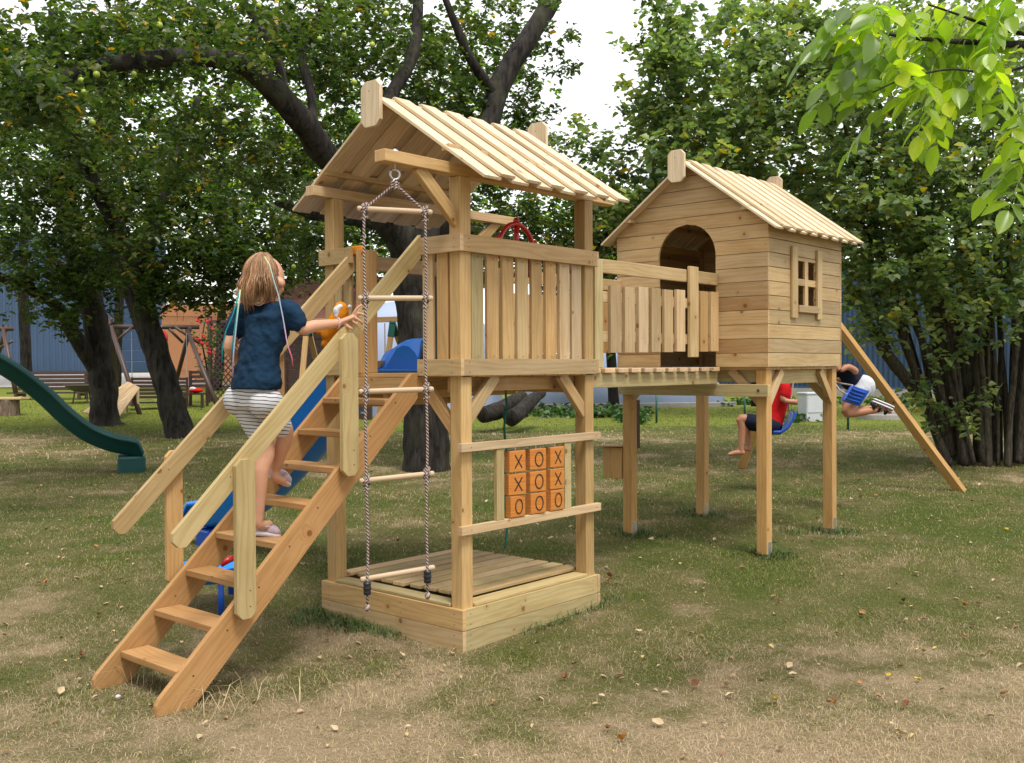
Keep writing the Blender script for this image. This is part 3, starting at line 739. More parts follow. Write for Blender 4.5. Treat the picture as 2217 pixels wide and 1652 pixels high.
# ================================================================== ROPE LADDER
LU = (RT*math.cos(R(21))+FW*math.sin(R(21))); LU.z = 0; LU.normalize(); LC = Vector((-.455, .045, 0))
RL = thing('rope_ladder', (LC.x, LC.y, 2.72), 'hanging rope ladder with five pale wooden rungs on brown twisted ropes', 'rope ladder')
mm = MB(); hk = Vector((LC.x, LC.y, 2.72))
mm.tube([hk+Z*.10, hk-Z*.005], .006, 8); mm.ball(hk+Z*.085, (.022, .022, .012), 12, 6)
c = hk-Z*.04; mm.tube([c+(LU*math.cos(a)+Z*math.sin(a))*.026 for a in np.linspace(2.0, -3.9, 22)], .006, 8)
c2 = hk-Z*.088; Q = FW.copy(); Q.z = 0; mm.tube([c2+(LU*.55+Q*.8).normalized()*(.016*math.cos(a))+Z*(.026*math.sin(a)) for a in np.linspace(0, 2*math.pi, 20, endpoint=False)], .0055, 8, closed=True)
mm.build('hook', M['galv'], RL, smooth=True)
rz = [2.487, 2.012, 1.512, 1.040, .515]; tilt = [0, .004, .004, .012, .018]
apx = Vector((LC.x, LC.y, 2.63))
for z_, tl in zip(rz, tilt):
    c = Vector((LC.x, LC.y, z_)); mm = MB(); a = c-LU*.207-Z*tl; b = c+LU*.207+Z*tl
    mm.tube([a, a+(b-a)*.02, b-(b-a)*.02, b], [.0125, .0150, .0150, .0125], 14, tint=(.64, .50, .36)); mm.build('rung', WS, RL, smooth=True)
for s_ in (-1, 1):
    mm = MB(); off = .168; pts = [apx]
    for i, (z_, tl) in enumerate(zip(rz, tilt)):
        p = Vector((LC.x, LC.y, z_+s_*tl))+LU*(s_*off); pr = pts[-1]
        for k in range(1, 9):
            q = pr.lerp(p, k/8); 
            if i > 0: q = q + LU*(s_*.004*math.sin(k/8*math.pi)*(1 if i % 2 else -1))
            if k == 8: q = q+FW*(.018)
            pts.append(q)
        pts[-1] = p-FW*.018
    end = pts[-1]+Vector((0, 0, -.15)); pts += [pts[-1].lerp(end, .5), end]
    mm.tube(pts, .0072, 10, tint=(.5, .4, .35)); 
    for z_, tl in zip(rz[:-1], tilt):       # knots round the rungs
        c = Vector((LC.x, LC.y, z_+s_*tl))+LU*(s_*off)
        for dz, rd, aa in ((.022, .017, .6), (-.018, .020, -.5), (-.048, .016, .2), (.0, .022, 0.)):
            d1 = (FW+Z*aa).normalized(); e1 = LU if dz else Z
            mm.tube([c+Z*dz+(d1*math.cos(a)*rd + (LU*.8+Z*.3)*math.sin(a)*rd) for a in np.linspace(0, 2*math.pi, 16, endpoint=False)], .0068, 7, closed=True)
    if s_ > 0:
        for k in range(3): mm.tube([apx+Z*(.004-.014*k)+(LU*math.cos(a)+FW*math.sin(a))*.017 for a in np.linspace(0, 2*math.pi, 14, endpoint=False)], .009, 7, closed=True)
    mm.ball(end, (.016, .016, .022), 10, 8)
    mm.build('rope', M['rope'], RL, smooth=True)
    mm = MB(); c = Vector((LC.x, LC.y, rz[-1]-.045+s_*.018))+LU*(s_*off)-FW*.018
    mm.lathe(c, [(.0, .036), (.019, .034), (.022, .02), (.018, .014), (.022, .008), (.022, -.006), (.018, -.012), (.021, -.018), (.019, -.034), (0, -.036)], 16); mm.build('end_clamp', M['blk'], RL, smooth=True)
# green cord hanging under the deck
mm = MB(); g0 = Vector((1.12, .66, 1.50)); pts = [g0+Vector((.008*math.sin(k*.9), .006*math.cos(k*1.3), -k*.06)) for k in range(20)]
mm.tube(pts, .0085, 7); mm.ball(pts[3], .02); o = mm.build('cord', M['hose'], None, smooth=True); tag(o, 'thin green cord hanging down under the tower deck', 'cord')

# ================================================================== SLIDES
def slide(name, path, wdir, width, wall, mat, label, t=.012, lip=.03, flare=None, parts=True):
    path = [Vector(p) for p in path]; base = path[-1].copy(); 
    S = thing(name, base, label, 'slide'); mm = MB()
    W = Vector(wdir).normalized(); rows = []
    # smooth the path
    P = []
    for i in range(len(path)-1):
        p0 = path[max(i-1, 0)]; p1 = path[i]; p2 = path[i+1]; p3 = path[min(i+2, len(path)-1)]
        for k in range(6):
            u = k/6; P.append(.5*((2*p1)+(p2-p0)*u+(2*p0-5*p1+4*p2-p3)*u*u+(3*p1-p0-3*p2+p3)*u**3))
    P.append(path[-1])
    for i, p in enumerate(P):
        tg = (P[min(i+1, len(P)-1)]-P[max(i-1, 0)]).normalized(); Nn = W.cross(tg); 
        if Nn.z < 0: Nn = -Nn
        wl = wall; f = i/(len(P)-1)
        if f > .93: wl = wall*max(.35, 1-(f-.93)*9)
        h = width/2
        prof = [(-h-lip, wl-.035), (-h-lip, wl), (-h-lip*.2, wl+.006), (-h+.012, wl-.01), (-h+.05, .02), (-h+.10, 0), (-h*.4, -.006), (0, -.008), (h*.4, -.006), (h-.10, 0), (h-.05, .02), (h-.012, wl-.01), (h+lip*.2, wl+.006), (h+lip, wl), (h+lip, wl-.035)]
        rows.append([p+W*a+Nn*b for a, b in prof])
    mm.grid(rows); o = mm.build('chute', mat, S, smooth=True)
    so_ = o.modifiers.new('thickness', 'SOLIDIFY'); so_.thickness = t; so_.offset = -1
    return S
SD = slide('slide', [(.60, 1.20, 1.625), (.60, 1.36, 1.612), (.60, 1.60, 1.46), (.60, 1.95, 1.19), (.60, 2.3, .92), (.60, 2.65, .67), (.60, 2.95, .48), (.60, 3.2, .37), (.60, 3.42, .325), (.60, 3.60, .31)],
           (1, 0, 0), .48, .21, M['blue'], 'bright blue plastic slide running down from the far side of the play tower')
mm = MB(); mm.box((.40, 3.30, gz(.6, 3.4)-.02), (.80, 3.50, .30), 'x'); mm.build('foot', M['blue2'], SD, bevel=.02)
# arched hood pieces at the slide entrance
for xc, ww in ((.66, .19),):
    mm = MB(); rows = []
    for dy in (0, .05, .10, .14):
        sc_ = 1-.25*(dy/.14)**2
        rows.append([(xc+ww*sc_*a, 1.20+dy, 1.622+h*sc_) for a, h in ((-1.25, 0), (-1, .01), (-.72, .07), (-.42, .145), (-.1, .168), (.2, .16), (.5, .12), (.8, .055), (1.05, .012), (1.3, 0))])
    mm.grid(rows); mm.grid([[Vector(p) for p in rows[0]], [Vector((p[0], p[1], 1.615)) for p in rows[0]]])
    mm.build('side_fin', M['blue'], SD, smooth=False, bevel=.0).modifiers.new('thickness', 'SOLIDIFY').thickness = .01
mm = MB(); mm.box((.25, 1.10, 1.602), (1.0, 1.27, 1.622), 'x'); mm.build('entry_lip', M['blue'], SD, bevel=.005)
gs = [at(-330, 640, 11.9), at(-150, 715, 12.1), at(-60, 775, 12.3), at(20, 822, 12.5), at(80, 868, 12.7), at(130, 915, 12.8), at(180, 952, 12.9), at(235, 975, 13.0), at(275, 983, 13.1), at(305, 990, 13.15)]
gd = (gs[-1]-gs[0]); gw = Vector((-gd.y, gd.x, 0)); 
GS = slide('slide', gs, gw, .46, .20, M['green_plastic'], 'dark green wavy plastic slide coming down on the left of the lawn')
e = gs[-2].lerp(gs[-1], .3); mm = MB(); mm.board(e-Z*.0, Vector((e.x, e.y, gz(e.x, e.y)-.03)), gw, .44, .34); mm.build('foot', M['green_plastic'], GS, bevel=.03)

# ================================================================== TREES
M['leaf_apple'] = leaf_mat('apple_leaf', [(0, (0.026, 0.051, 0.022)), (.35, (0.045, 0.078, 0.027)), (.65, (0.071, 0.111, 0.027)), (.86, (0.107, 0.138, 0.037)), (.972, (0.213, 0.182, 0.124)), (.99, (.50, .36, .03)), (1, (.45, .24, .03))], .42)
M['leaf_hazel'] = leaf_mat('hazel_leaf', [(0, (0.078, 0.135, 0.082)), (.35, (0.146, 0.216, 0.116)), (.65, (0.231, 0.283, 0.141)), (.84, (0.306, 0.377, 0.122)), (.95, (0.387, 0.380, 0.239)), (.985, (.55, .42, .03)), (1, (.50, .34, .03))], .40)
M['leaf_far'] = leaf_mat('far_leaf', [(0, (0.037, 0.075, 0.036)), (.4, (0.071, 0.132, 0.036)), (.7, (0.122, 0.210, 0.032)), (.95, (0.243, 0.340, 0.036)), (1, (0.595, 0.510, 0.051))], .5, .5, .4)
M['leaf_walnut'] = leaf_mat('walnut_leaf', [(0, (0.123, 0.194, 0.059)), (.4, (0.194, 0.307, 0.050)), (.75, (0.331, 0.465, 0.042)), (.95, (0.552, 0.631, 0.050)), (1, (0.646, 0.612, 0.051))], .5, .33, .6)
M['leaf_low'] = leaf_mat('weed_leaf', [(0, (.020, .06, .022)), (.6, (.04, .10, .025)), (1, (.09, .17, .03))], .3)

def leaves_np(C_, size, up=.55, ratio=.62, fold=.25, jitter=.6):
    """C_ (N,3) leaf base points; returns verts (N,6,3) of folded pointed-oval leaves"""
    N = len(C_)
    n = rng.normal(0, 1, (N, 3)); n = nrm(n); n[:, 2] = np.abs(n[:, 2]); n = nrm(n*(1-up)+np.array([0, 0, 1.0])*up)
    d = nrm(rng.normal(0, 1, (N, 3)) + np.array([0, 0, -.45])); d = nrm(d - n*np.sum(d*n, -1, keepdims=True))
    sd_ = np.cross(n, d); s = (size*(1+rng.normal(0, jitter*.6, N)).clip(.5, 1.6))[:, None]
    w_ = s*ratio*.5
    f = n*(w_*fold*2)
    bend = -n*(s*rng.uniform(0, .25, (N, 1)))
    b = C_; p1 = C_+d*s*.30 + sd_*w_*.92 + f; p2 = C_+d*s*.70 + sd_*w_*.80 + f + bend*.5
    tip = C_+d*s + bend; p3 = C_+d*s*.70 - sd_*w_*.80 + f + bend*.5; p4 = C_+d*s*.30 - sd_*w_*.92 + f
    return np.stack([b, p1, p2, tip, p3, p4], 1)
LF = [[0, 1, 2, 3], [3, 4, 5, 0]]
GAP = [(1232, -60), (1215, 40), (1235, 120), (1205, 200), (1150, 250), (1195, 300), (1215, 335), (1250, 320), (1290, 262), (1325, 235), (1352, 160), (1365, 110), (1425, 60), (1400, -60)]
def in_gap(px, py, soft=24):
    inside = np.zeros(len(px), bool); n = len(GAP)
    px = px + rng.normal(0, soft, len(px)); py = py + rng.normal(0, soft, len(py))
    for i in range(n):
        x1, y1 = GAP[i]; x2, y2 = GAP[(i+1) % n]
        c = ((y1 > py) != (y2 > py)) & (px < (x2-x1)*(py-y1)/((y2-y1)+1e-9)+x1); inside ^= c
    return inside & (rng.random(len(px)) > np.where(py > 170, .30, .05))
def blob_pts(bl, per, size, nclust):
    """leaf base points gathered on small twigs inside an ellipsoid; bl = (px, py, depth, rx_px, ry_px, rdepth)"""
    px, py, s, rx, ry, rd = bl
    v = nrm(rng.normal(0, 1, (nclust, 3)))*(rng.random((nclust, 1))**(1/2.2))
    cx = px+v[:, 0]*rx; cy = py+v[:, 1]*ry; cs = s+v[:, 2]*rd
    keep = ~in_gap(cx, cy, 22); cx, cy, cs = cx[keep], cy[keep], cs[keep]; k = len(cx)
    F_, R_, U_ = np.array(FW), np.array(RT), np.array(UP); C0 = np.array(CAM)
    Cc = C0 + (F_ + R_*((cx-CX)/FPX)[:, None] - U_*((cy-CY)/FPX)[:, None])*cs[:, None]
    td = nrm(rng.normal(0, 1, (k, 3))+np.array([0, 0, -.2])); L = size*rng.uniform(2.5, 5.5, k)
    t = rng.random((k, per)); P = Cc[:, None] + td[:, None]*(t*L[:, None])[..., None] + rng.normal(0, size*.55, (k, per, 3))
    return P.reshape(-1, 3), Cc, Cc+td*L[:, None]
def twigs_np(a, b, r):
    """thin three sided twigs (N,6,3)"""
    d = nrm(b-a); q = nrm(np.cross(d, np.array([.3, .2, .93]))); w_ = np.cross(d, q); V = []
    for P, rr_ in ((a, r), (b, r*.4)):
        for k in range(3):
            an = 2*np.pi*k/3; V.append(P + (q*np.cos(an)+w_*np.sin(an))*rr_)
    return np.stack(V, 1)
TF = [[0, 1, 4, 3], [1, 2, 5, 4], [2, 0, 3, 5]]
def crown(parent, blobs, size, per, mat, twig=True, up=.5, ratio=.62, bark='bark', rshift=0., zmin=None, dens=.50):
    PP, A_, B_, RN = [], [], [], []
    for bl, nc in blobs:
        nc = int(nc*dens)
        P, a, b = blob_pts(bl, per, size, nc)
        if len(a) == 0: continue
        PP.append(P); A_.append(a); B_.append(b)
        rc = rng.random(len(a)); RN.append(np.clip(np.repeat(rc, per)*.35+rng.random(len(P))*.72+rshift, 0, 1))
    P = np.concatenate(PP); a = np.concatenate(A_); b = np.concatenate(B_); rn = np.concatenate(RN)
    if zmin is not None: k = P[:, 2] > gz_arr(P[:, 0], P[:, 1])+zmin; P = P[k]; rn = rn[k]
    o = np_mesh('foliage', leaves_np(P, size, up, ratio), 6, LF, rn, mat, parent)
    if twig:
        np_mesh('twigs', twigs_np(a - (b-a)*.6, b, size*.035), 6, TF, rng.random(len(a)), M[bark], parent)
    return o
def limb(parent, name, pts, n=14, bark='bark', rough=.06, flare=0):
    """pts: (px, py, depth, width_px)"""
    W_ = [at(p[0], p[1], p[2]) for p in pts]; r = [p[3]*p[2]/FPX/2 for p in pts]
    P, Q = [], []
    for i in range(len(W_)-1):
        p0 = W_[max(i-1, 0)]; p1 = W_[i]; p2 = W_[i+1]; p3 = W_[min(i+2, len(W_)-1)]
        for k in range(6):
            u = k/6; P.append(.5*((2*p1)+(p2-p0)*u+(2*p0-5*p1+4*p2-p3)*u*u+(3*p1-p0-3*p2+p3)*u**3)); Q.append(r[i]*(1-u)+r[i+1]*u)
    P.append(W_[-1]); Q.append(r[-1])
    mm = MB(); mm.tube(P, Q, n, (.1, .1, .1))
    for i, v in enumerate(mm.v):
        ring = i//n
        if ring < len(P):
            c = P[ring]; d = v-c; k = mnoise.noise(v*3.1)*.16 + mnoise.noise(v*9)*.07
            if flare and ring < 5: k += flare*(1-ring/5)**2*(.6+.5*math.cos(4*math.atan2(d.y, d.x)+1))
            mm.v[i] = c + d*(1+k*1.3)
    return mm.build(name, M[bark], parent, smooth=True)
def tree(name, px, py, s, label, cat='tree', group=None):
    p = at(px, py, s); p.z = gz(p.x, p.y); return thing(name, p, label, cat, group)

# --- the old apple tree behind the tower
TA = tree('apple_tree', 925, 1030, 13.0, 'old apple tree with a thick dark trunk right behind the play tower')
zz = 13.0
tr = limb(TA, 'trunk', [(926, 1046, zz, 118), (924, 1015, zz, 98), (922, 900, zz, 92), (912, 760, zz, 90), (905, 640, zz, 96), (900, 560, zz, 104), (893, 500, zz, 100)], 18, flare=.15)
limb(TA, 'limb', [(905, 600, zz, 84), (868, 520, 12.8, 72), (800, 430, 12.3, 62), (735, 370, 11.8, 58), (680, 300, 11.3, 58), (630, 235, 10.9, 52), (560, 165, 10.5, 46), (505, 132, 10.2, 40), (420, 122, 9.9, 40), (330, 128, 9.6, 40), (230, 142, 9.4, 36), (120, 175, 9.2, 30), (0, 205, 9.0, 26), (-120, 230, 8.9, 20)])
limb(TA, 'limb', [(905, 560, zz, 80), (950, 470, 13.1, 66), (1010, 360, 13.2, 56), (1062, 250, 13.3, 50), (1080, 190, 13.4, 50), (1120, 120, 13.5, 44), (1165, 50, 13.6, 42), (1210, -30, 13.8, 38), (1260, -120, 14, 30)])
limb(TA, 'limb', [(735, 372, 11.8, 40), (790, 290, 12, 32), (850, 200, 12.3, 30), (893, 120, 12.6, 28), (905, 30, 12.8, 24), (900, -60, 13, 20)])
limb(TA, 'limb', [(680, 290, 11.3, 24), (672, 200, 11.5, 20), (655, 120, 11.6, 18), (690, 40, 11.7, 14), (700, -40, 11.8, 10)])
limb(TA, 'limb', [(620, 225, 10.9, 22), (600, 130, 11, 20), (560, 50, 11, 18), (505, -20, 11, 14)])
limb(TA, 'limb', [(1070, 200, 13.3, 26), (1020, 130, 13.0, 20), (985, 50, 12.8, 16), (950, -40, 12.6, 12)])
limb(TA, 'limb', [(900, 520, zz, 40), (800, 480, 13.5, 30), (700, 470, 14, 22), (600, 440, 14.5, 14)])
limb(TA, 'limb', [(920, 520, zz, 36), (1010, 500, 13.4, 24), (1100, 520, 13.8, 16), (1190, 545, 14.1, 9)])
crown(TA, [((620, 60, 12.6, 330, 130, 1.6), 400), ((300, 90, 11.0, 330, 120, 1.2), 340), ((300, 70, 9.2, 300, 70, .5), 60), ((60, 160, 10.6, 260, 130, 1.0), 240), ((40, 190, 8.7, 190, 90, .5), 110), ((620, 70, 10.3, 200, 80, .5), 50), ((480, 120, 9.6, 90, 40, .3), 12), ((860, 120, 13.6, 260, 150, 1.3), 400),
           ((1080, 130, 14.6, 190, 190, 1.0), 300), ((1050, 330, 14.4, 200, 120, .9), 240), ((600, 330, 14.0, 240, 130, 1.2), 260), ((850, 300, 13.6, 120, 90, .8), 80), ((1330, 20, 12.5, 170, 60, .8), 90),
           ((1150, 500, 13.9, 240, 110, .8), 330), ((800, 520, 14.2, 220, 100, 1.0), 200), ((430, 300, 11.3, 200, 110, 1.2), 120), ((1290, 640, 14.5, 130, 110, .7), 120)],
      .072, 26, M['leaf_apple'])
def apples(parent, spots):
    for (px, py, s) in spots:
        c = at(px, py, s); mm = MB(); r = rr(.026, .033)
        mm.lathe(c, [(0, r*.8), (r*.35, r*.93), (r*.8, r*.65), (r, .0), (r*.82, -r*.6), (r*.4, -r*.92), (0, -r*.82)], 12); mm.tube([c+Z*r*.7, c+Z*(r+.02)], .0018, 5)
        mm.build('apple', M['apple'], parent, smooth=True)
M['apple'] = plain('green_apple_skin', (.32, .42, .05), .4, .5, .2, 20)
apples(TA, [(209, 161, 9.1), (176, 174, 9.0), (182, 200, 9.0), (692, 84, 10.8), (767, 178, 10.6), (806, 97, 11), (745, 76, 10.5), (836, 30, 11), (487, 264, 10.2), (648, 455, 12.5), (636, 577, 12.5), (560, 12, 10), (1376, 55, 11.5), (1386, 48, 11.6), (1200, 335, 12), (1085, 280, 12), (200, 265, 9.2), (290, 160, 9.3), (1120, 485, 12.0), (345, 55, 9.2)])

# --- two old trunks on the left
TB = tree('apple_tree', 232, 922, 20, 'dark straight tree trunk standing on the left between the two log swing frames')
limb(TB, 'trunk', [(232, 928, 20, 78), (228, 905, 20, 62), (222, 830, 20, 56), (215, 740, 20, 54), (200, 660, 20, 56), (172, 560, 20, 52), (150, 480, 19.5, 44), (140, 400, 19, 40), (128, 300, 18.6, 34), (110, 200, 18.3, 28)], 16, flare=.12)
limb(TB, 'limb', [(212, 810, 20, 34), (190, 770, 19.8, 34), (158, 722, 19.5, 30), (128, 668, 19.2, 26), (80, 635, 18.9, 22), (0, 600, 18.5, 20), (-70, 560, 18.2, 14)])
limb(TB, 'limb', [(205, 780, 20, 16), (200, 730, 20.2, 15), (212, 640, 20.4, 13), (225, 560, 20.5, 10)])
limb(TB, 'limb', [(195, 640, 20, 30), (235, 540, 20, 26), (285, 440, 19.7, 20), (330, 350, 19.4, 14)])
crown(TB, [((120, 420, 18.5, 230, 160, 1.8), 260), ((60, 560, 18.3, 180, 90, 1.2), 130), ((260, 330, 19, 220, 150, 1.8), 220), ((210, 590, 18.9, 130, 60, .8), 100), ((20, 300, 18, 180, 150, 1.5), 150), ((130, 680, 18.4, 70, 30, .5), 26), ((150, 625, 18.5, 120, 45, .8), 60)],
      .11, 24, M['leaf_apple'], rshift=-.05)
TC = tree('apple_tree', 395, 958, 17.6, 'dark leaning tree trunk to the left of the staircase handrail')
limb(TC, 'trunk', [(400, 972, 17.6, 76), (393, 945, 17.6, 62), (372, 880, 17.6, 56), (350, 800, 17.6, 54), (328, 730, 17.6, 54), (305, 660, 17.5, 58), (288, 600, 17.4, 62), (268, 540, 17.3, 54)], 16, flare=.12)
limb(TC, 'limb', [(275, 560, 17.3, 40), (245, 480, 17, 34), (215, 420, 16.7, 34), (195, 380, 16.5, 32), (165, 300, 16.2, 28), (140, 230, 16, 26), (130, 120, 15.8, 20), (110, 20, 15.7, 14)])
limb(TC, 'limb', [(290, 590, 17.4, 42), (330, 500, 17.6, 34), (360, 400, 17.8, 26), (400, 300, 18, 20), (430, 210, 18.1, 14)])
limb(TC, 'limb', [(300, 620, 17.5, 26), (370, 560, 17.7, 20), (450, 520, 18, 15), (540, 500, 18.2, 10)])
crown(TC, [((330, 480, 17, 230, 140, 1.8), 320), ((440, 600, 17.2, 150, 80, 1.0), 170), ((200, 260, 16, 220, 170, 1.6), 240), ((480, 420, 18, 190, 150, 1.6), 260), ((330, 620, 16.8, 110, 60, .8), 80), ((560, 560, 17.8, 160, 90, 1.0), 190), ((640, 500, 18.3, 120, 110, 1.0), 120)],
      .10, 24, M['leaf_apple'])

# --- the big many-stemmed hazel on the right
TH_ = tree('hazel_bush', 2130, 1012, 13.6, 'huge many-stemmed hazel bush spreading over the right side behind the playhouse', 'bush')
cnt = 0
for i in range(60):
    f = i/59; bx = 2050+f*240+rr(-14, 14); sp = (bx-2150)/100
    d0 = 13.4+rr(-.45, .7); tx = 2150+sp*rr(180, 330)-rr(0, 60); ty = rr(180, 420); wd_ = rr(8, 20)
    limb(TH_, 'stem', [(bx, 1008+rr(-8, 14), d0, wd_*1.15), (bx+(tx-bx)*.18, 900, d0, wd_), (bx+(tx-bx)*.4+rr(-12, 12), 720, d0-.1, wd_*.85), (bx+(tx-bx)*.7+rr(-20, 20), 540, d0-.3, wd_*.6), (tx, ty, d0-.5, wd_*.3)], 8, 'bark2')
for pts in ([(2062, 985, 13.3, 30), (2032, 905, 13.2, 30), (1985, 850, 13.1, 28), (1938, 790, 13.0, 27), (1905, 745, 12.9, 24), (1880, 690, 12.8, 18), (1858, 640, 12.7, 12)], [(1932, 784, 13.0, 16), (1910, 720, 13, 13), (1890, 640, 12.9, 10), (1870, 560, 12.8, 7)],
            [(2070, 980, 13.3, 24), (2040, 860, 13.2, 22), (2005, 760, 13.1, 20), (1960, 650, 13, 16), (1900, 540, 12.8, 11), (1830, 430, 12.6, 8)], [(2080, 960, 13.4, 22), (2040, 800, 13.4, 20), (1990, 600, 13.2, 17), (1880, 400, 13, 12), (1760, 250, 12.8, 9), (1650, 120, 12.7, 6)],
            [(2100, 900, 13.4, 22), (2060, 650, 13.4, 18), (1980, 380, 13.2, 14), (1900, 120, 13, 9)]):
    limb(TH_, 'stem', pts, 8, 'bark2')
crown(TH_, [((1720, 330, 12.6, 330, 200, 1.3), 560), ((1900, 130, 12.4, 400, 160, 1.6), 520), ((2100, 400, 12.2, 300, 200, 1.6), 560), ((1620, 120, 12.9, 230, 170, 1.2), 330), ((2150, 620, 12.6, 230, 110, 1.2), 200),
           ((1930, 560, 12.4, 150, 150, .9), 230), ((1520, 330, 13.2, 160, 120, .8), 190), ((1430, 230, 13.4, 110, 120, .6), 120), ((1430, 90, 13.0, 70, 110, .5), 90), ((1260, 300, 13.9, 90, 60, .4), 60), ((1400, 420, 13.6, 160, 110, .8), 200), ((1340, 520, 13.8, 120, 90, .6), 110), ((1870, 690, 12.6, 50, 70, .5), 36),
           ((2060, 760, 12.9, 110, 100, .6), 26), ((2010, 900, 12.8, 60, 50, .3), 8), ((2150, 860, 12.8, 90, 100, .5), 12), ((1980, 856, 12.8, 60, 24, .3), 14), ((1700, 480, 13.2, 200, 100, .8), 120), ((2280, 300, 12.4, 200, 330, 1.4), 240)],
      .086, 26, M['leaf_hazel'], ratio=.80, bark='bark2', dens=.40)

# --- walnut boughs reaching in from the right, close to the camera
WT = thing('walnut_tree', (4.2, -4.9, 0), 'overhanging walnut bough with big bright compound leaves in the top right corner', 'tree')
limb(WT, 'bough', [(2700, 60, 4.9, 60), (2500, 90, 4.7, 30), (2320, 92, 4.5, 20), (2217, 97, 4.4, 16), (2120, 92, 4.3, 12), (2040, 88, 4.2, 9), (1960, 80, 4.15, 7), (1900, 70, 4.1, 5)], 10, rough=0)
limb(WT, 'bough', [(2320, 92, 4.5, 12), (2200, 70, 4.35, 9), (2130, 52, 4.3, 7), (2070, 30, 4.2, 5), (2010, 10, 4.1, 4)], 8)
limb(WT, 'bough', [(2500, 90, 4.7, 16), (2380, 200, 4.6, 12), (2290, 290, 4.5, 8), (2240, 330, 4.4, 6), (2190, 350, 4.35, 4)], 8)
limb(WT, 'bough', [(2330, 100, 4.5, 10), (2230, 140, 4.3, 7), (2150, 160, 4.2, 6), (2060, 150, 4.15, 5), (1960, 170, 4.1, 4), (1890, 200, 4.0, 3)], 8)
def walnut_leaflets():
    V, Fc, rn, stems = [], [], [], MB(); RN_ = []
    def leaflet(base, d, n, L, r_):
        d = d.normalized(); n = (n-d*n.dot(d)).normalized(); s = n.cross(d); w_ = L*.27; b = len(V); bend = rr(.05, .28); tw = rr(-.2, .2)
        prof = [(0, .03), (.10, .5), (.25, .86), (.45, 1.0), (.65, .88), (.82, .55), (.93, .25), (1, .01)]
        for (t_, k) in prof:
            c = base + d*(L*t_) - n*(bend*L*t_*t_)
            wave = .05*L*math.sin(t_*7+tw*9)
            for j, e in enumerate((-1, -.5, 0, .5, 1)):
                V.append(c + s*(w_*k*e) + n*(abs(e)*w_*k*.30 + wave*abs(e)*.3) + n*(tw*w_*k*e)); RN_.append(r_)
        for i in range(len(prof)-1):
            for j in range(4): Fc.append([b+i*5+j, b+i*5+j+1, b+(i+1)*5+j+1, b+(i+1)*5+j])
    specs = []
    anchor = [(1880, 40, 4.1), (1930, 70, 4.1), (1990, 60, 4.15), (1900, 150, 4.05), (1960, 150, 4.1), (2030, 100, 4.15), (2090, 60, 4.2), (2040, 20, 4.1), (1960, 10, 4.05), (2110, 120, 4.2), (2000, 190, 4.1), (1920, 210, 4.0), (2080, 170, 4.2), (2150, 170, 4.2), (2180, 110, 4.3), (2150, 30, 4.2),
              (2200, 60, 4.3), (1860, 90, 4.0), (1840, 10, 4.0), (2230, 330, 4.4), (2200, 350, 4.35), (2260, 300, 4.4), (2210, 200, 4.3), (2240, 250, 4.4), (1890, -10, 4.0), (2090, -10, 4.2), (2180, -20, 4.2), (1840, 140, 4.0), (1905, 110, 4.2), (2060, 60, 4.3), (1985, 110, 4.25), (2130, 90, 4.3), (2215, 10, 4.3)]
    anchor = [(a0+25, b0-12, c0) for a0, b0, c0 in anchor] + [(a0+rr(-20, 60), b0+rr(-50, 20), c0+rr(-.1, .25)) for a0, b0, c0 in anchor[:26]]
    for (ax_, ay, s_) in anchor:
        b = at(ax_, ay, s_); d = (-RT*rr(-.1, 1.0) - Z*rr(.1, .6) + FW*rr(-.6, .6)).normalized(); n = (Z*.8+Vector((rr(-.5, .5), rr(-.5, .5), rr(0, .3)))).normalized()
        L = rr(.16, .26); sdv = d.cross(n).normalized(); pts = [b+d*(L*q)-Z*(.05*q*q) for q in (0, .25, .5, .75, 1)]; stems.tube(pts, [.0024, .002, .0018, .0014, .001], 6)
        r0 = rr(.15, .8)
        for q in (.35, .62, .86):
            for sg in (-1, 1):
                p = b+d*(L*q)-Z*(.05*q*q); leaflet(p, d*.55+sdv*sg*.85-Z*rr(.1, .5), n+Vector((rr(-.4, .4), rr(-.4, .4), 0)), rr(.085, .125), min(1, max(0, r0+rr(-.2, .25))))
        leaflet(pts[-1], d-Z*rr(.1, .5), n, rr(.105, .14), min(1, max(0, r0+rr(-.2, .2))))
    base = root_of(WT); me = bpy.data.meshes.new('foliage'); me.from_pydata([tuple(v-base) for v in V], [], Fc)
    a = me.attributes.new('rnd', 'FLOAT', 'POINT'); a.data.foreach_set('value', RN_); me.polygons.foreach_set('use_smooth', [True]*len(Fc)); me.materials.append(M['leaf_walnut'])
    o = bpy.data.objects.new('foliage', me); COL.objects.link(o); o.parent = WT
    stems.build('leaf_stalks', plain('green_stalk', (.16, .22, .06), .5), WT, smooth=True)
walnut_leaflets()
mm = MB(); mm.ball(at(1916, 22, 4.05), (.026, .026, .030), 16, 10); mm.build('walnut', plain('green_husk', (.12, .19, .05), .5, .4, .2, 60), WT, smooth=True)

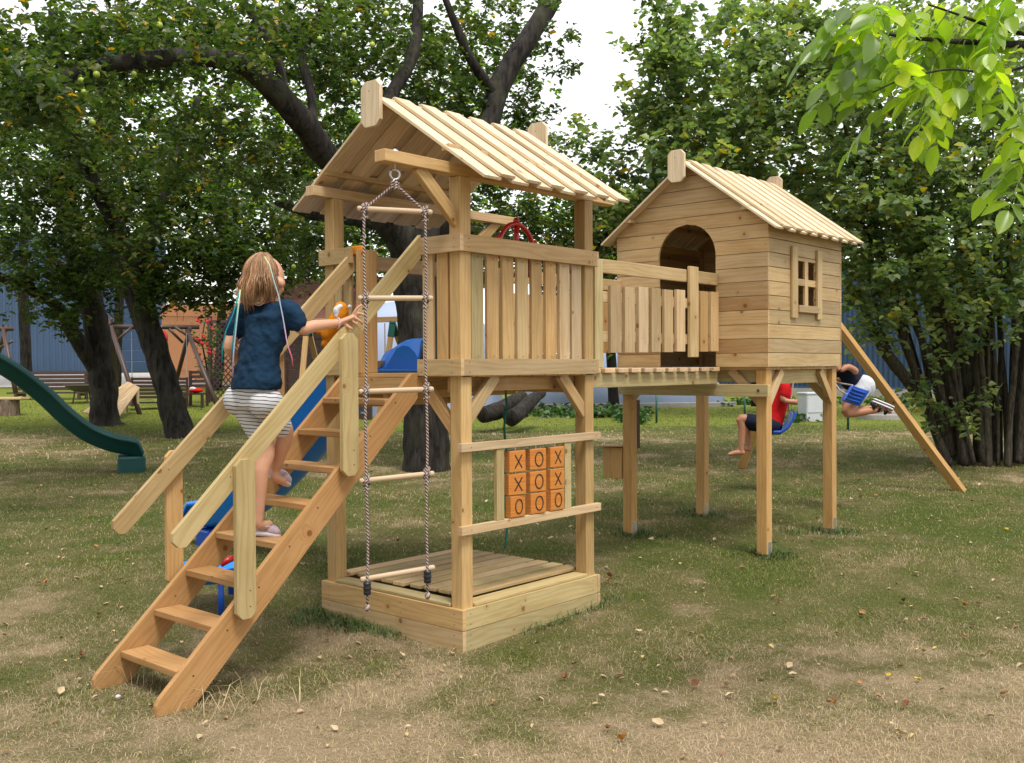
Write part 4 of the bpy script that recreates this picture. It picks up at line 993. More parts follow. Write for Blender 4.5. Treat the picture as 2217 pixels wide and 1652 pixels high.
# --- trees behind, each its own crown
def back_tree(label, base, blobs, size, trunkpts, shift=0., nm='background_tree', per=22, group='trees closing the view behind the garden'):
    t = tree(nm, base[0], base[1], base[2], label, 'tree', group); limb(t, 'trunk', trunkpts, 8)
    crown(t, blobs, size, per, M['leaf_far'], twig=False, rshift=shift, dens=.40); return t
back_tree('leafy tree far behind the top left corner above the blue hall', (60, 850, 34), [((60, 380, 32, 330, 300, 3), 420), ((-120, 500, 32, 200, 200, 3), 160)], .19, [(60, 850, 34, 26), (50, 600, 34, 22), (60, 350, 34, 14)], -.12)
back_tree('bright green tree seen between the two left trunks and the big arching limb', (480, 850, 30), [((470, 430, 29, 250, 240, 3), 440), ((560, 300, 30, 200, 150, 2), 160)], .17, [(470, 850, 30, 22), (480, 640, 30, 18), (470, 420, 30, 12)], .16)
back_tree('green tree seen through the space under the tower roof', (760, 860, 30), [((740, 440, 29, 230, 210, 3), 420)], .17, [(760, 870, 30, 22), (740, 640, 30, 18), (750, 430, 30, 12)], .05)
back_tree('loose tree behind the middle of the garden, left of the white patch of sky', (1010, 860, 28), [((1010, 300, 27, 190, 330, 2.5), 430), ((960, 540, 27, 200, 110, 2), 170)], .16, [(1000, 870, 28, 24), (1010, 640, 28, 20), (1010, 300, 28, 12)], .0)
back_tree('tree filling the gap between the two roofs behind the footbridge', (1330, 880, 25), [((1310, 560, 24, 210, 150, 2), 430), ((1250, 420, 24, 90, 90, 1.5), 60), ((1420, 640, 24, 160, 110, 1.5), 170)], .145, [(1330, 890, 25, 24), (1320, 700, 25, 20), (1310, 500, 25, 12)], .04)
back_tree('tall tree behind the playhouse roof', (1640, 880, 24), [((1620, 260, 22, 260, 280, 2.5), 300), ((1800, 480, 22, 260, 200, 2), 260)], .135, [(1640, 880, 24, 28), (1640, 600, 24, 22), (1620, 300, 24, 14)], .03)
back_tree('tall tree behind the hazel bush in the upper right', (2080, 880, 23), [((2060, 220, 21.5, 330, 300, 2.5), 380), ((2150, 520, 21.5, 230, 130, 2), 200)], .135, [(2080, 880, 23, 28), (2080, 600, 23, 22), (2060, 300, 23, 14)], -.03)
back_tree('tree in the upper left behind the arching apple limb', (250, 850, 31), [((250, 180, 30, 330, 220, 3), 420)], .18, [(250, 850, 31, 22), (260, 560, 31, 18), (250, 200, 31, 12)], -.02)
back_tree('tree behind the top middle above the tower roof', (640, 850, 32), [((690, 160, 30, 300, 200, 3), 420)], .18, [(640, 850, 32, 22), (660, 500, 32, 18), (690, 160, 32, 12)], -.02)

# --- unseen trees added behind and beside the photographer to shade the near lawn and the fronts
def shade_tree(s_, u_, label, h=5.3, r=3.7, n=2600):
    fx, fy = FW.x, FW.y; k = math.hypot(fx, fy); fx /= k; fy /= k
    x = CAM.x+s_*fx+u_*fy; y = CAM.y+s_*fy-u_*fx; t = thing('added_shade_tree', (x, y, gz(x, y)), label, 'tree', 'shade trees added outside the picture')
    mm = MB(); mm.tube([(x, y, -.1), (x+.1, y, 1.2), (x, y+.1, 2.4), (x, y, 4.2)], [.24, .19, .17, .08], 10); mm.build('trunk', M['bark'], t, smooth=True)
    v = nrm(rng.normal(0, 1, (n, 3)))*(rng.random((n, 1))**.45)*np.array([r, r, r*.75]); P = v+np.array([x, y, h])
    np_mesh('foliage', leaves_np(P, .34, .4, .7), 6, LF, rng.random(n), M['leaf_far'], t)
for s_, u_, lb in ((-6, -5.5, 'added shade tree behind the camera to the left'), (-7, .8, 'added shade tree straight behind the camera'), (-5.5, 7, 'added shade tree behind the camera to the right'), (-.5, -8.5, 'added shade tree left of the camera'), (5.5, -11, 'added shade tree left of the lawn outside the picture')):
    shade_tree(s_, u_, lb)

# ================================================================== BACKGROUND STRUCTURES
def corr_mat(name, c, per, axis_scale=1):
    m = NM(name, .45, .4); uv = m.uv(); sx = m.n('ShaderNodeSeparateXYZ'); m.l(uv, sx.inputs[0])
    n = m.noise(m.obj(), .6, 4); m.col(m.mix(n, tuple(x*.8 for x in c), tuple(x*1.2 for x in c))); return m.m
M['fence_blue'] = corr_mat('blue_sheet_metal', (.030, .062, .125), .2)
M['fence_blue2'] = corr_mat('light_blue_sheet_metal', (.042, .080, .15), .2)
def sheet_wall(name, p0, p1, zb, zt, mat, label, cat, pitch=.17, cap=True, plinth_h=.25, horizontal=False):
    """trapezoidal metal sheet wall with a concrete footing and a cap rail"""
    p0, p1 = Vector(p0), Vector(p1); L = (p1-p0).length; U = (p1-p0)/L; N = Vector((U.y, -U.x, 0))
    if (CAM-p0).dot(N) < 0: N = -N
    t = thing(name, (p0+p1)/2, label, cat)
    mm = MB(); k = int(L/pitch); rows = [[], []]
    for i in range(k):
        for a, d in ((0, 0), (.35, 0), (.5, .035), (.85, .035)):
            q = p0+U*((i+a)*pitch)+N*d; rows[0].append(Vector((q.x, q.y, zb+plinth_h))); rows[1].append(Vector((q.x, q.y, zt)))
    mm.grid(rows); o = mm.build('metal_sheet', mat, t); so_ = o.modifiers.new('thickness', 'SOLIDIFY'); so_.thickness = .01
    f = MB(); f.box((0, 0, 0), (1, 1, 1)); f.v = [p0+U*(v.x*L)+N*(.12-v.y*.3)+Z*(zb-.5+v.z*(plinth_h+.5)-p0.z) for v in f.v]; f.build('footing', M['concrete'], t)
    if cap:
        f = MB(); f.box((0, 0, 0), (1, 1, 1)); f.v = [p0+U*(v.x*L)+N*(.10-v.y*.2)+Z*(zb+plinth_h+v.z*.07-p0.z) for v in f.v]; f.build('base_rail', M['fence_blue2'], t)
    return t
a_ = gat(2700, 27); b_ = gat(1480, 38)
sheet_wall('blue_metal_wall', a_, b_, .45, 5.0, M['fence_blue'], 'dark blue ribbed metal wall closing the garden on the right behind the hazel bush', 'metal wall', plinth_h=.32)
a_ = gat(-500, 40.5); b_ = gat(278, 40); 
sheet_wall('blue_hall', a_, b_, gz(a_.x, a_.y)-.05, 7.0, M['fence_blue2'], 'light blue ribbed metal hall wall far behind the left trunks', 'hall', .25, plinth_h=.05)
c_ = gat(362, 40.2); b_ = gat(266, 39.7)
t = thing('blue_gate', (b_+c_)/2, 'blue gate of wide horizontal panels beside the light blue hall', 'gate')
U = (c_-b_).normalized(); zb_ = gz(b_.x, b_.y)
for k in range(12):
    mm = MB(); mm.board(b_+Z*(.25+k*.45), c_+Z*(.25+k*.45+.0), Z, .449, .08, tint=(.05, .1, .2)); mm.build('panel', M['fence_blue'], t, bevel=.02)
# paved strip and kerb far left
def strip(name, s0, s1, p0, p1, mat, dz, kind='structure', h=None):
    mm = MB(); rows = []
    for s_ in np.linspace(s0, s1, 8):
        row = []
        for px in np.linspace(p0, p1, 12):
            q = gat(px, s_); q.z += dz; row.append(q)
        rows.append(row)
    mm.grid(rows); o = mm.build(name, mat); tag(o, kind=kind); return o
M['paving'] = plain('pale_paving', (.42, .40, .38), .9, .2, .15, 2)
strip('pavement', 31.5, 39.5, -400, 560, M['paving'], .03)
# orange board fence
def board_fence(name, p0, p1, h, mat, label, bw=.16, cat='fence'):
    L = (p1-p0).length; n = int(L/bw); t = thing(name, (p0+p1)/2, label, cat); mm = MB()
    for i in range(n):
        q = p0.lerp(p1, (i+.5)/n); z = gz(q.x, q.y)-.05
        mm.board((q.x, q.y, z), (q.x, q.y, z+h+rr(-.01, .01)), p1-p0, bw*.97, .025, tint=(.5, .2, .08))
    mm.build('boards', mat, t); r = MB(); z0 = gz(p0.x, p0.y); z1 = gz(p1.x, p1.y)
    off = (p1-p0).cross(Z).normalized()*.04; 
    for zz_ in (.4, h-.4): r.board(p0+off+Z*(zz_+z0-p0.z), p1+off+Z*(zz_+z1-p1.z), Z, .1, .04)
    r.build('rail', mat, t); return t
board_fence('orange_fence', gat(352, 37), gat(640, 30.5), 2.7, M['orange_wood'], 'orange-brown vertical board fence behind the log swing bench')
# trellis with climbing roses
def trellis(p0, p1, h, label, solid=.0, name='trellis', g=None):
    t = thing(name, (p0+p1)/2, label, 'trellis', g); z = gz(p0.x, p0.y)-.05; L = (p1-p0).length; U = (p1-p0)/L; U.z = 0; U.normalize()
    P0 = Vector((p0.x, p0.y, z))
    for k in range(max(2, int(L/1.1)+1)):
        q = P0+U*(L*k/(max(2, int(L/1.1)+1)-1)); wt = MB(); wt.board(q, q+Z*(h+.1), U, .09, .09); wt.build('post', M['dark'], t, bevel=.005)
    wt = MB(); wt.board(P0+Z*(h-.05), P0+U*L+Z*(h-.05), Z, .08, .05); wt.board(P0+Z*(solid+.05), P0+U*L+Z*(solid+.05), Z, .08, .05); wt.build('rail', M['dark'], t)
    lt = MB(); st_ = .16; k = -int(h/st_)
    N = U.cross(Z)
    zlo, zhi = solid+.05, h-.05
    for sg in (1, -1):
        k = -int((zhi-zlo)/st_)-1
        while k*st_ < L+(zhi-zlo):
            x0 = k*st_; a = (x0, zlo) if sg == 1 else (x0, zhi); b = (x0+(zhi-zlo), zhi) if sg == 1 else (x0+(zhi-zlo), zlo)
            # clip to 0..L
            ts = [0, 1]; dx = b[0]-a[0]; t0 = max(0, (0-a[0])/dx); t1 = min(1, (L-a[0])/dx)
            if t1 > t0+.02:
                q0 = (a[0]+dx*t0, a[1]+(b[1]-a[1])*t0); q1 = (a[0]+dx*t1, a[1]+(b[1]-a[1])*t1)
                lt.board(P0+U*q0[0]+Z*q0[1]+N*.006*sg, P0+U*q1[0]+Z*q1[1]+N*.006*sg, U*(-(q1[1]-q0[1]))+Z*(q1[0]-q0[0]), .028, .01)
            k += 1
    lt.build('lattice', M['dark'], t)
    if solid:
        sb = MB(); n = int(solid/.16)
        for i in range(n): sb.board(P0+Z*(.08+i*.16), P0+U*L+Z*(.08+i*.16), Z, .125, .02)
        sb.build('slats', M['dark'], t)
    return t
trellis(gat(455, 26), gat(545, 25.6), 2.15, 'tall dark brown lattice trellis with red roses climbing on its left side')
trellis(gat(618, 22.5), gat(800, 22), 1.9, 'brown garden screen with horizontal slats below and lattice above, behind the staircase', solid=1.15, name='garden_screen')
# climbing rose
RS = tree('climbing_rose', 440, 870, 25.5, 'climbing rose with red flowers growing up the left edge of the lattice trellis', 'plant')
limb(RS, 'stem', [(452, 872, 25.5, 5), (448, 800, 25.5, 4), (438, 740, 25.4, 3), (445, 690, 25.4, 2)], 6)
crown(RS, [((440, 725, 25.2, 28, 45, .2), 24), ((450, 800, 25.3, 22, 60, .2), 14)], .09, 12, M['leaf_low'], twig=False)
M['rose'] = plain('rose_petals', (.50, .012, .02), .6)
for k in range(22): mm = MB(); c = at(rr(415, 468), rr(690, 775), 25.0+rr(-.2, .2)); r = rr(.035, .055); [mm.ball(c+Vector((rr(-r, r), rr(-r, r), rr(-r, r)))*.6, r*.6, 7, 5) for _ in range(5)]; mm.build('flower', M['rose'], RS, smooth=True)
# shed with a tiled roof behind the child
SH = thing('garden_shed', gat(690, 29), 'low brown garden shed with a reddish tiled roof behind the staircase', 'shed')
q0, q1 = gat(560, 29), gat(800, 28.5); zs_ = gz(q0.x, q0.y); U = (q1-q0); U.z = 0; L = U.length; U.normalize(); N = -Vector((U.y, -U.x, 0)); 
if (CAM-q0).dot(N) < 0: N = -N
mm = MB()
for k in range(16): mm.board(q0+Z*(.07+k*.14), q0+U*L+Z*(.07+k*.14), Z, .135, .04)
mm.build('wall', M['dark'], SH)
M['tiles'] = plain('worn_red_tiles', (.20, .085, .07), .8, .2, .25, 6, .4)
mm = MB()
for k in range(8):
    a = q0-U*.3+N*(.5-k*.28)+Z*(2.15+k*.17); mm.board(a, a+U*(L+.6), (N*-.28+Z*.17).normalized(), .36, .03)
mm.build('roof', M['tiles'], SH)
mm = MB(); mm.board(q0-N*1.8+Z*1.1, q0-N*1.8+U*L+Z*1.1, Z, 2.3, .04); mm.build('wall', M['dark'], SH)

# log A-frame swing with a bench
def log(mm, a, b, r): mm.tube([Vector(a), Vector(a).lerp(Vector(b), .5), Vector(b)], [r, r*.96, r*.92], 10, (.1, .1, .1))
def pole_frame(name, posts, beam, braces, label, extra=None):
    t = thing(name, posts[0][0], label, 'swing frame')
    for a, b in posts: mm = MB(); log(mm, a, b, .055); mm.build('leg', M['dark'], t, smooth=True)
    mm = MB(); log(mm, beam[0], beam[1], .06); mm.build('beam', M['dark'], t, smooth=True)
    for a, b in braces: mm = MB(); log(mm, a, b, .035); mm.build('brace', M['dark'], t, smooth=True)
    return t
S1 = 24.0
def a3(px, py, s): return at(px, py, s)
PF = pole_frame('log_swing_stand', [(a3(305, 905, 22.6), a3(234, 690, 23.6)), (a3(252, 850, 25.4), a3(240, 690, 23.6)), (a3(470, 878, 22.9), a3(405, 715, 24.2)), (a3(375, 850, 25.2), a3(412, 708, 24.2))],
    (a3(205, 708, 23.6), a3(432, 708, 24.3)), [(a3(250, 740, 23.6), a3(285, 708, 23.8)), (a3(374, 705, 23.9), a3(432, 744, 24.2)), (a3(366, 712, 24), a3(396, 742, 24.2))],
    'dark brown log A-frame swing stand in the left background')
PF2 = pole_frame('log_swing_stand', [(a3(34, 850, 23.5), a3(6, 706, 24)), (a3(-22, 830, 25), a3(14, 706, 24)), (a3(-190, 850, 23.5), a3(-170, 706, 24))],
    (a3(-200, 712, 24), a3(28, 712, 24)), [(a3(2, 752, 24), a3(28, 738, 24))], 'weathered log swing stand cut by the left edge of the picture')
BN = thing('hanging_bench', a3(330, 870, 23.6), 'dark slatted bench seat hanging in the log A-frame', 'bench')
b0, b1 = a3(286, 826, 23.4), a3(405, 826, 24.0); bu = (b1-b0).normalized(); bn = Vector((bu.y, -bu.x, 0)); bn = bn if (CAM-b0).dot(bn) > 0 else -bn
for k in range(6): mm = MB(); o0 = b0-Z*(-.02+k*.085)*1.0 + bn*(.02*k); mm.board(o0+Z*.04, o0+Z*.04+(b1-b0), Z, .06, .03); mm.build('back_slat', M['dark'], BN)
for k in range(4): mm = MB(); o0 = b0-Z*.50+bn*(-.1-k*.11); mm.board(o0, o0+(b1-b0), bn, .09, .03); mm.build('seat_slat', M['dark'], BN)
for q in (b0, b1):
    mm = MB(); mm.board(q+Z*.1, q-Z*.58, bn, .06, .05); mm.board(q-Z*.54+bn*.05, q-Z*.54-bn*.55, Z, .06, .05); mm.build('side_frame', M['dark'], BN)
    mm = MB(); mm.tube([q+Z*.05, q+Z*1.15], .008, 6); mm.build('chain', M['galv'], BN)
# plank benches and fire bowl
def plank_bench(label, px0, px1, pyt, s, n=5, h=.45, nm='plank_bench'):
    t = thing(nm, gat((px0+px1)/2, s), label, 'bench'); a, b = a3(px0, pyt, s), a3(px1, pyt, s); b.z = a.z; u = (b-a).normalized(); nn = Vector((u.y, -u.x, 0)); nn = nn if (CAM-a).dot(nn) > 0 else -nn
    for k in range(n): mm = MB(); mm.board(a-Z*(k*.105)+nn*(-.015*k), b-Z*(k*.105)+nn*(-.015*k), Z, .085, .035); mm.build('back_slat', M['dark'], t)
    for k in range(3): mm = MB(); mm.board(a-Z*(n*.105)+nn*(.1+k*.13), b-Z*(n*.105)+nn*(.1+k*.13), nn, .115, .04); mm.build('seat_slat', M['dark'], t)
    g0 = gz(a.x, a.y)
    for q in (a+u*.25, b-u*.25):
        mm = MB(); mm.board(q-nn*.05, Vector((q.x, q.y, g0-.03))-nn*.05, u, .07, .07); mm.board(q-Z*(n*.105+.05), q-Z*(n*.105+.05)+nn*.45, Z, .07, .06); mm.board(q-Z*(n*.105+.05)+nn*.42, Vector((q.x, q.y, g0-.03))+nn*.42, u, .07, .07); mm.build('leg', M['dark'], t)
    return t
plank_bench('long reddish brown slatted bench in front of the blue hall, behind the green slide', 30, 205, 808, 27, 5)
CHR = thing('garden_chair', gat(432, 24.6), 'brown wooden garden chair with a high back beside the rose trellis', 'chair')
a, b = a3(412, 806, 24.6), a3(448, 806, 24.6); b.z = a.z; u = (b-a).normalized(); nn = Vector((u.y, -u.x, 0)); nn = nn if (CAM-a).dot(nn) > 0 else -nn
for k in range(4): mm = MB(); mm.board(a-Z*(k*.11), b-Z*(k*.11), Z, .07, .03); mm.build('back_slat', M['dark'], CHR)
mm = MB(); mm.board(a-Z*.52+nn*.2, b-Z*.52+nn*.2, nn, .42, .04); mm.build('seat', M['dark'], CHR)
for q in (a, b):
    for off in (0, .4): mm = MB(); g0 = gz(q.x, q.y); mm.board(q+Z*(.04 if off == 0 else -.5)+nn*off, Vector((q.x, q.y, g0-.02))+nn*off, u, .06, .06); mm.build('leg', M['dark'], CHR)
CU = thing('cushion', a-Z*.45+nn*.2, 'red and white cushion lying on the garden chair', 'cushion'); mm = MB(); mm.ball(a.lerp(b, .5)-Z*.44+nn*.22, (.17, .17, .06), 14, 8); mm.build('pad', M['stripe_red'], CU, smooth=True)
mm = MB(); mm.ball(a.lerp(b, .35)-Z*.40+nn*.27, (.08, .10, .05), 12, 8); mm.build('trim', plain('white_cloth', (.7, .68, .66), .8, .2), CU, smooth=True)
FB = thing('fire_bowl', gat(182, 25.5), 'shallow round steel fire bowl on short legs behind the green slide', 'fire bowl'); c = gat(180, 25.5)
mm = MB(); mm.lathe(c+Z*.28, [(.0, 0), (.22, .02), (.38, .09), (.46, .18), (.48, .18), (.44, .16), (.36, .10), (0, .05)], 28); mm.build('bowl', M['steel_bowl'], FB, smooth=True)
for k in range(3): an = k*2.1+.4; mm = MB(); mm.tube([c+Vector((.2*math.cos(an), .2*math.sin(an), .32)), c+Vector((.26*math.cos(an), .26*math.sin(an), -.02))], .02, 8); mm.build('leg', M['steel_bowl'], FB)
for i, (px, s_, r_, lb) in enumerate(((20, 22.5, .26, 'thick sawn log stump with a board seat at the left edge of the lawn'),)):
    t = thing('stump_bench', gat(px, s_), lb, 'stump'); c = gat(px, s_)
    mm = MB(); mm.lathe(c, [(0, -.05), (r_*.85, -.05), (r_*.8, .2), (r_*.78, .36), (0, .36)], 20); mm.build('log', bark_mat('pale_log', (.10, .07, .05), (.28, .20, .15)), t, smooth=False)
    mm = MB(); mm.board(c+Z*.385-RT*.9, c+Z*.385+RT*.35, FW, .4, .05, 'pale'); mm.build('seat', WS, t, bevel=.005)
# pale wood ramp leaning by the trunk
RP = thing('wooden_ramp', gat(205, 21.5), 'pale wooden ramp of narrow boards leaning beside the straight left trunk', 'ramp')
p00, p01, p10, p11 = a3(178, 893, 21.3), a3(255, 908, 21.3), a3(278, 828, 22.8), a3(300, 840, 22.8)
for k in range(8):
    mm = MB(); f0, f1 = k/8, (k+.88)/8; a, b = p00.lerp(p01, (f0+f1)/2), p10.lerp(p11, (f0+f1)/2); mm.board(a, b, p01-p00, (p01-p00).length/8*.9, .03, 'pale'); mm.build('board', WS, RP)
for q0_, q1_ in ((p10, p00), (p11, p01)):
    mm = MB(); q = q0_.lerp(q1_, .05); mm.board(q, Vector((q.x, q.y, gz(q.x, q.y)-.02)), X, .05, .05, 'pale'); mm.build('leg', WS, RP)
RB = thing('red_hanging_toy', a3(354, 738, 23), 'round red plastic toy hanging from the log swing beam', 'toy'); mm = MB(); mm.ball(a3(349, 733, 23.2), (.15, .15, .20), 14, 9); mm.build('body', M['red'], RB, smooth=True); mm = MB(); mm.tube([a3(349, 716, 23.2), a3(349, 705, 23.2)], .01, 6); mm.build('cord', M['rope_thin'], RB)
CHN = thing('yellow_rope', a3(342, 760, 39.5), 'yellow knotted rope hanging down in front of the blue gate', 'rope'); mm = MB()
for k in range(14): mm.ball(a3(343+k*.3, 748+k*6.2, 38.5), .05, 8, 6)
mm.tube([a3(343, 745, 38.5), a3(348, 832, 38.5)], .015, 6); mm.build('cord', plain('yellow_cord', (.55, .35, .03), .7), CHN, smooth=True)

# big grey tarpaulin dome
def dome(name, pxc, s, rx, ry, h, mat, label, cat, e=2.3, yaw=0):
    c = gat(pxc, s); t = thing(name, c, label, cat); mm = MB(); rows = []; Rt = Vector((RT.x, RT.y, 0)).normalized(); Fw = Vector((FW.x, FW.y, 0)).normalized()
    for j in range(13):
        ph = j/12*math.pi/2; row = []
        for k in range(48):
            th = 2*math.pi*k/48; cr = abs(math.cos(ph))**(2/e); zz_ = h*math.sin(ph)**(2/e) if ph > 0 else -.25
            wv = 1+.03*math.sin(th*9+j*.4)*(1-j/12)+.02*math.sin(th*23)
            q = c+Rt*(rx*cr*math.cos(th)*wv)+Fw*(ry*cr*math.sin(th)*wv); q.z = c.z+zz_; row.append(q)
        rows.append(row)
    mm.grid(rows, closed=True); mm.build('cover', mat, t, smooth=True); return t
M['tarp_light'] = plain('pale_grey_cover', (.34, .40, .56), .5, .4, .10, 1.5, .6)
dome('tarpaulin_dome', 905, 25, 2.05, 2.0, 2.75, M['tarp_light'], 'tall pale grey-blue covered dome seen between the handrail and the apple trunk', 'cover', 3.0)
dome('tarpaulin_cover', 1350, 29, 2.9, 2.0, 1.55, M['tarp'], 'low grey-blue tarpaulin cover seen under the footbridge', 'cover', 2.0)
# wooden swing set with green corner brackets
SS = thing('garden_swing_set', gat(850, 17), 'pale wooden swing set with dark green corner brackets seen under the rope ladder', 'swing set')
s_ = 17; e0, e1 = a3(866, 691, s_), a3(640, 697, 17.6); mm = MB(); mm.board(e0, e1, Z, .09, .09, 'warm'); mm.build('beam', WS, SS, bevel=.004)
for (q, fx, fs) in ((a3(850, 700, s_), 812, 16.6), (a3(850, 700, s_), 935, 18.2), (a3(665, 700, 17.6), 640, 17), (a3(665, 700, 17.6), 720, 18.6)):
    ft = gat(fx, fs); mm = MB(); mm.board(q-(ft-q)*.0, ft, RT, .09, .06, 'warm'); l = mm.build('leg', WS, SS, bevel=.003)
    mm = MB(); d = (ft-q).normalized(); mm.board(q-d*.03, q+d*.24, RT, .105, .075); mm.build('bracket', M['post_green'], l, bevel=.006)
mm = MB(); q = a3(833, 700, s_); mm.tube([q, q-Z*1.1], .01, 6); q2 = a3(760, 702, 17.2); mm.tube([q2, q2-Z*1.1], .01, 6); mm.build('swing_rope', M['rope_thin'], SS)
mm = MB(); mm.board(q-Z*1.1, q2-Z*1.1, FW, .2, .03); mm.build('swing_seat', M['green_plastic'], SS)
# concrete edging, logs, posts
def box_at(name, c, dims, mat, label, cat, bevel=.02, yaw=0):
    t = thing(name, c, label, cat); return t
ED = thing('concrete_edging', gat(1250, 26), 'low pale concrete edging in front of the grey tarpaulin', 'edging')
a, b = gat(1010, 25.8), gat(1590, 26.8); mm = MB(); mm.board(a+Z*.02, b+Z*.02, FW, .25, .2); mm.build('slab', M['concrete'], ED, bevel=.02)
for (lb, p) in (('thick dark log lying on the lawn at the left under the tower deck', [(1045, 900, 18.4, 34), (1075, 890, 18.8, 36), (1110, 872, 19.2, 32), (1130, 858, 19.8, 26)]), ('second dark log leaning up to the right under the tower deck', [(1105, 905, 18.2, 36), (1130, 888, 18.6, 32), (1152, 866, 19.1, 28), (1172, 850, 19.7, 22)])):
    t = thing('fallen_log', gat(p[0][0], p[0][2]), lb, 'log'); limb(t, 'trunk_piece', p, 12)
for px, s_, yt, lb in ((1421, 20.5, 842, 'green metal stake seen through the playhouse legs, leftmost of three'), (1612, 21.5, 845, 'green metal stake just left of the nearest playhouse leg'), (1836, 18.5, 850, 'green metal stake under the child with the black sandals')):
    t = thing('metal_stake', gat(px, s_), lb, 'stake', 'green metal stakes on the lawn'); c = gat(px, s_); top = a3(px, yt, s_); mm = MB(); mm.tube([c-Z*.05, Vector((c.x, c.y, top.z))], .022, 10); mm.build('pole', M['post_green'], t, smooth=True)
    mm = MB(); mm.ball((c.x, c.y, top.z), .026, 10, 6); mm.build('tip', M['post_green'], t, smooth=True)
t = thing('wooden_stake', gat(1377, 15), 'dark brown wooden stake just behind the left playhouse leg', 'stake'); c = gat(1378, 15.5); mm = MB(); mm.board(c-Z*.05, c+Z*.75, RT, .09, .07); mm.build('pole', M['dark'], t)
# white utility box
c = gat(1757, 21); UB = thing('utility_box', c, 'white weathered electricity cabinet standing in the bright grass', 'utility box')
Rt = Vector((RT.x, RT.y, 0)).normalized(); Fw = Vector((FW.x, FW.y, 0)).normalized()
def obox(mm, c, rx, fy, z0, z1, cham=0): mm.board(c+Z*z0, c+Z*z1, Rt, rx, fy, tint=(.5, .5, .5), cham=cham)
r1 = Rt*math.cos(.35)+Fw*math.sin(.35); f1 = Fw*math.cos(.35)-Rt*math.sin(.35)
mm = MB(); mm.board(c-Z*.05, c+Z*.55, r1, .46, .3); mm.build('cabinet', M['white_box'], UB, bevel=.008)
mm = MB(); mm.board(c+Z*.552, c+Z*.60, r1, .50, .34, cham=.0); mm.build('lid', M['white_box'], UB, bevel=.012)
mm = MB(); mm.board(c+Z*.18-f1*.155, c+Z*.53-f1*.155, r1, .42, .012); mm.build('door', M['white_box'], UB, bevel=.004)
c = gat(1906, 21.5); MH = thing('manhole_ring', c, 'low round concrete manhole ring on the bright lawn at the right', 'manhole')
mm = MB(); mm.lathe(c, [(.47, -.06), (.47, .10), (.44, .115), (.0, .115)], 40); mm.build('ring', M['concrete'], MH, bevel=.008)
mm = MB(); mm.lathe(c, [(.41, .116), (.41, .17), (.38, .185), (0, .185)], 40); mm.build('cover', M['concrete'], MH, bevel=.008)
# low weeds along walls, posts and plinth: ground cover
P = []
def weeds(px0, px1, s0, s1, n): 
    for _ in range(n): 
        q = gat(rr(px0, px1), rr(s0, s1)); P.append(q)
weeds(1040, 1340, 22.2, 25, 110); weeds(1560, 2060, 26.5, 29, 70); weeds(1700, 1790, 20.3, 21.3, 12); weeds(1330, 1400, 20, 24, 50)
pp = np.array([[*(p+Vector((rr(-.12, .12), rr(-.12, .12), rr(.0, .16))))] for p in P for _ in range(14)])
o = np_mesh('weeds', leaves_np(pp, .11, .4), 6, LF, rng.random(len(pp)), M['leaf_low']); tag(o, 'low leafy weeds along the concrete edging and blue wall', 'weeds', kind='stuff')
def tufts(spots):
    xs, ys = [], []
    for (x, y, r, n) in spots:
        a = rng.random(n)*2*np.pi; q = r*np.sqrt(rng.random(n)); xs.append(x+q*np.cos(a)); ys.append(y+q*np.sin(a))
    x = np.concatenate(xs); y = np.concatenate(ys); k = ~((x > -.03) & (x < 1.30) & (y > -.03) & (y < 1.27)); return x[k], y[k]
sp = [(l[0]+.045+rr(-.06, .06), l[1]+.045+rr(-.06, .06), rr(.16, .30), 260) for l in legs.values()] + [(l[0]+.045+rr(-.08, .08), l[1]+.045+rr(-.08, .08), .09, 90) for l in legs.values()] + [(l[0]+rr(-.3, .3), l[1]+rr(-.3, .3), .12, 70) for l in legs.values()]
sp += [(-.06, y, .09, 60) for y in np.linspace(.5, 1.3, 12)] + [(x, -.05, .06, 26) for x in np.linspace(.5, 1.4, 12)] + [(-.12, 1.15, .22, 420), (-.15, .85, .12, 120)]
x, y = tufts(sp); M['tuft'] = None
mt = NM('lush_grass', .55, .25); r_ = mt.attr('rnd', 'Fac'); mt.col(mt.ramp(r_, [(0, (.03, .075, .02)), (.6, (.07, .13, .028)), (1, (.16, .18, .06))])); M['tuft'] = mt.m
o = blades(x, y, .03, .085, .0024, 1.0, M['tuft'], 'grass'); tag(o, 'lush dark grass tufts round the plinth and playhouse legs', 'grass', kind='stuff')
# dry stalks by the stair foot
xs_, ys_ = tufts([(-1.5, .25, .22, 60), (-1.45, .9, .12, 50), (-1.2, .0, .35, 40)])
ms = NM('dry_stalk', .7, .2).col((.52, .40, .24)); o = blades(xs_, ys_, .07, .17, .0016, .9, ms.m, 'dry_stalks'); tag(o, 'pale dry grass stalks standing at the foot of the staircase', 'dry grass', kind='stuff')

# fallen leaves
M['dead'] = []
for nm_, cc in (('pale_dry_leaf', (.52, .40, .25)), ('tan_dry_leaf', (.40, .24, .11)), ('orange_dry_leaf', (.42, .17, .03)), ('yellow_leaf', (.52, .38, .05)), ('brown_dry_leaf', (.20, .085, .04))):
    M['dead'].append(plain(nm_, cc, .75, .2, .25, 60, .3))
protos = []
def dead_leaf(i, curl):
    mm = MB(); rows = []; L = .05; 
    for t_, k in ((0, .03), (.15, .55), (.35, .95), (.55, 1.0), (.75, .7), (.9, .35), (1, .03)):
        row = []
        for e in (-1, -.5, 0, .5, 1):
            x_ = (t_-.5)*L; y_ = e*k*L*.33; z_ = .004+curl*(abs(e)**1.6*k*.016+(t_-.5)**2*.05)+.003*math.sin(i*3+t_*9+e*2); row.append((x_, y_, z_))
        rows.append(row)
    mm.grid(rows); return mm
kinds = []
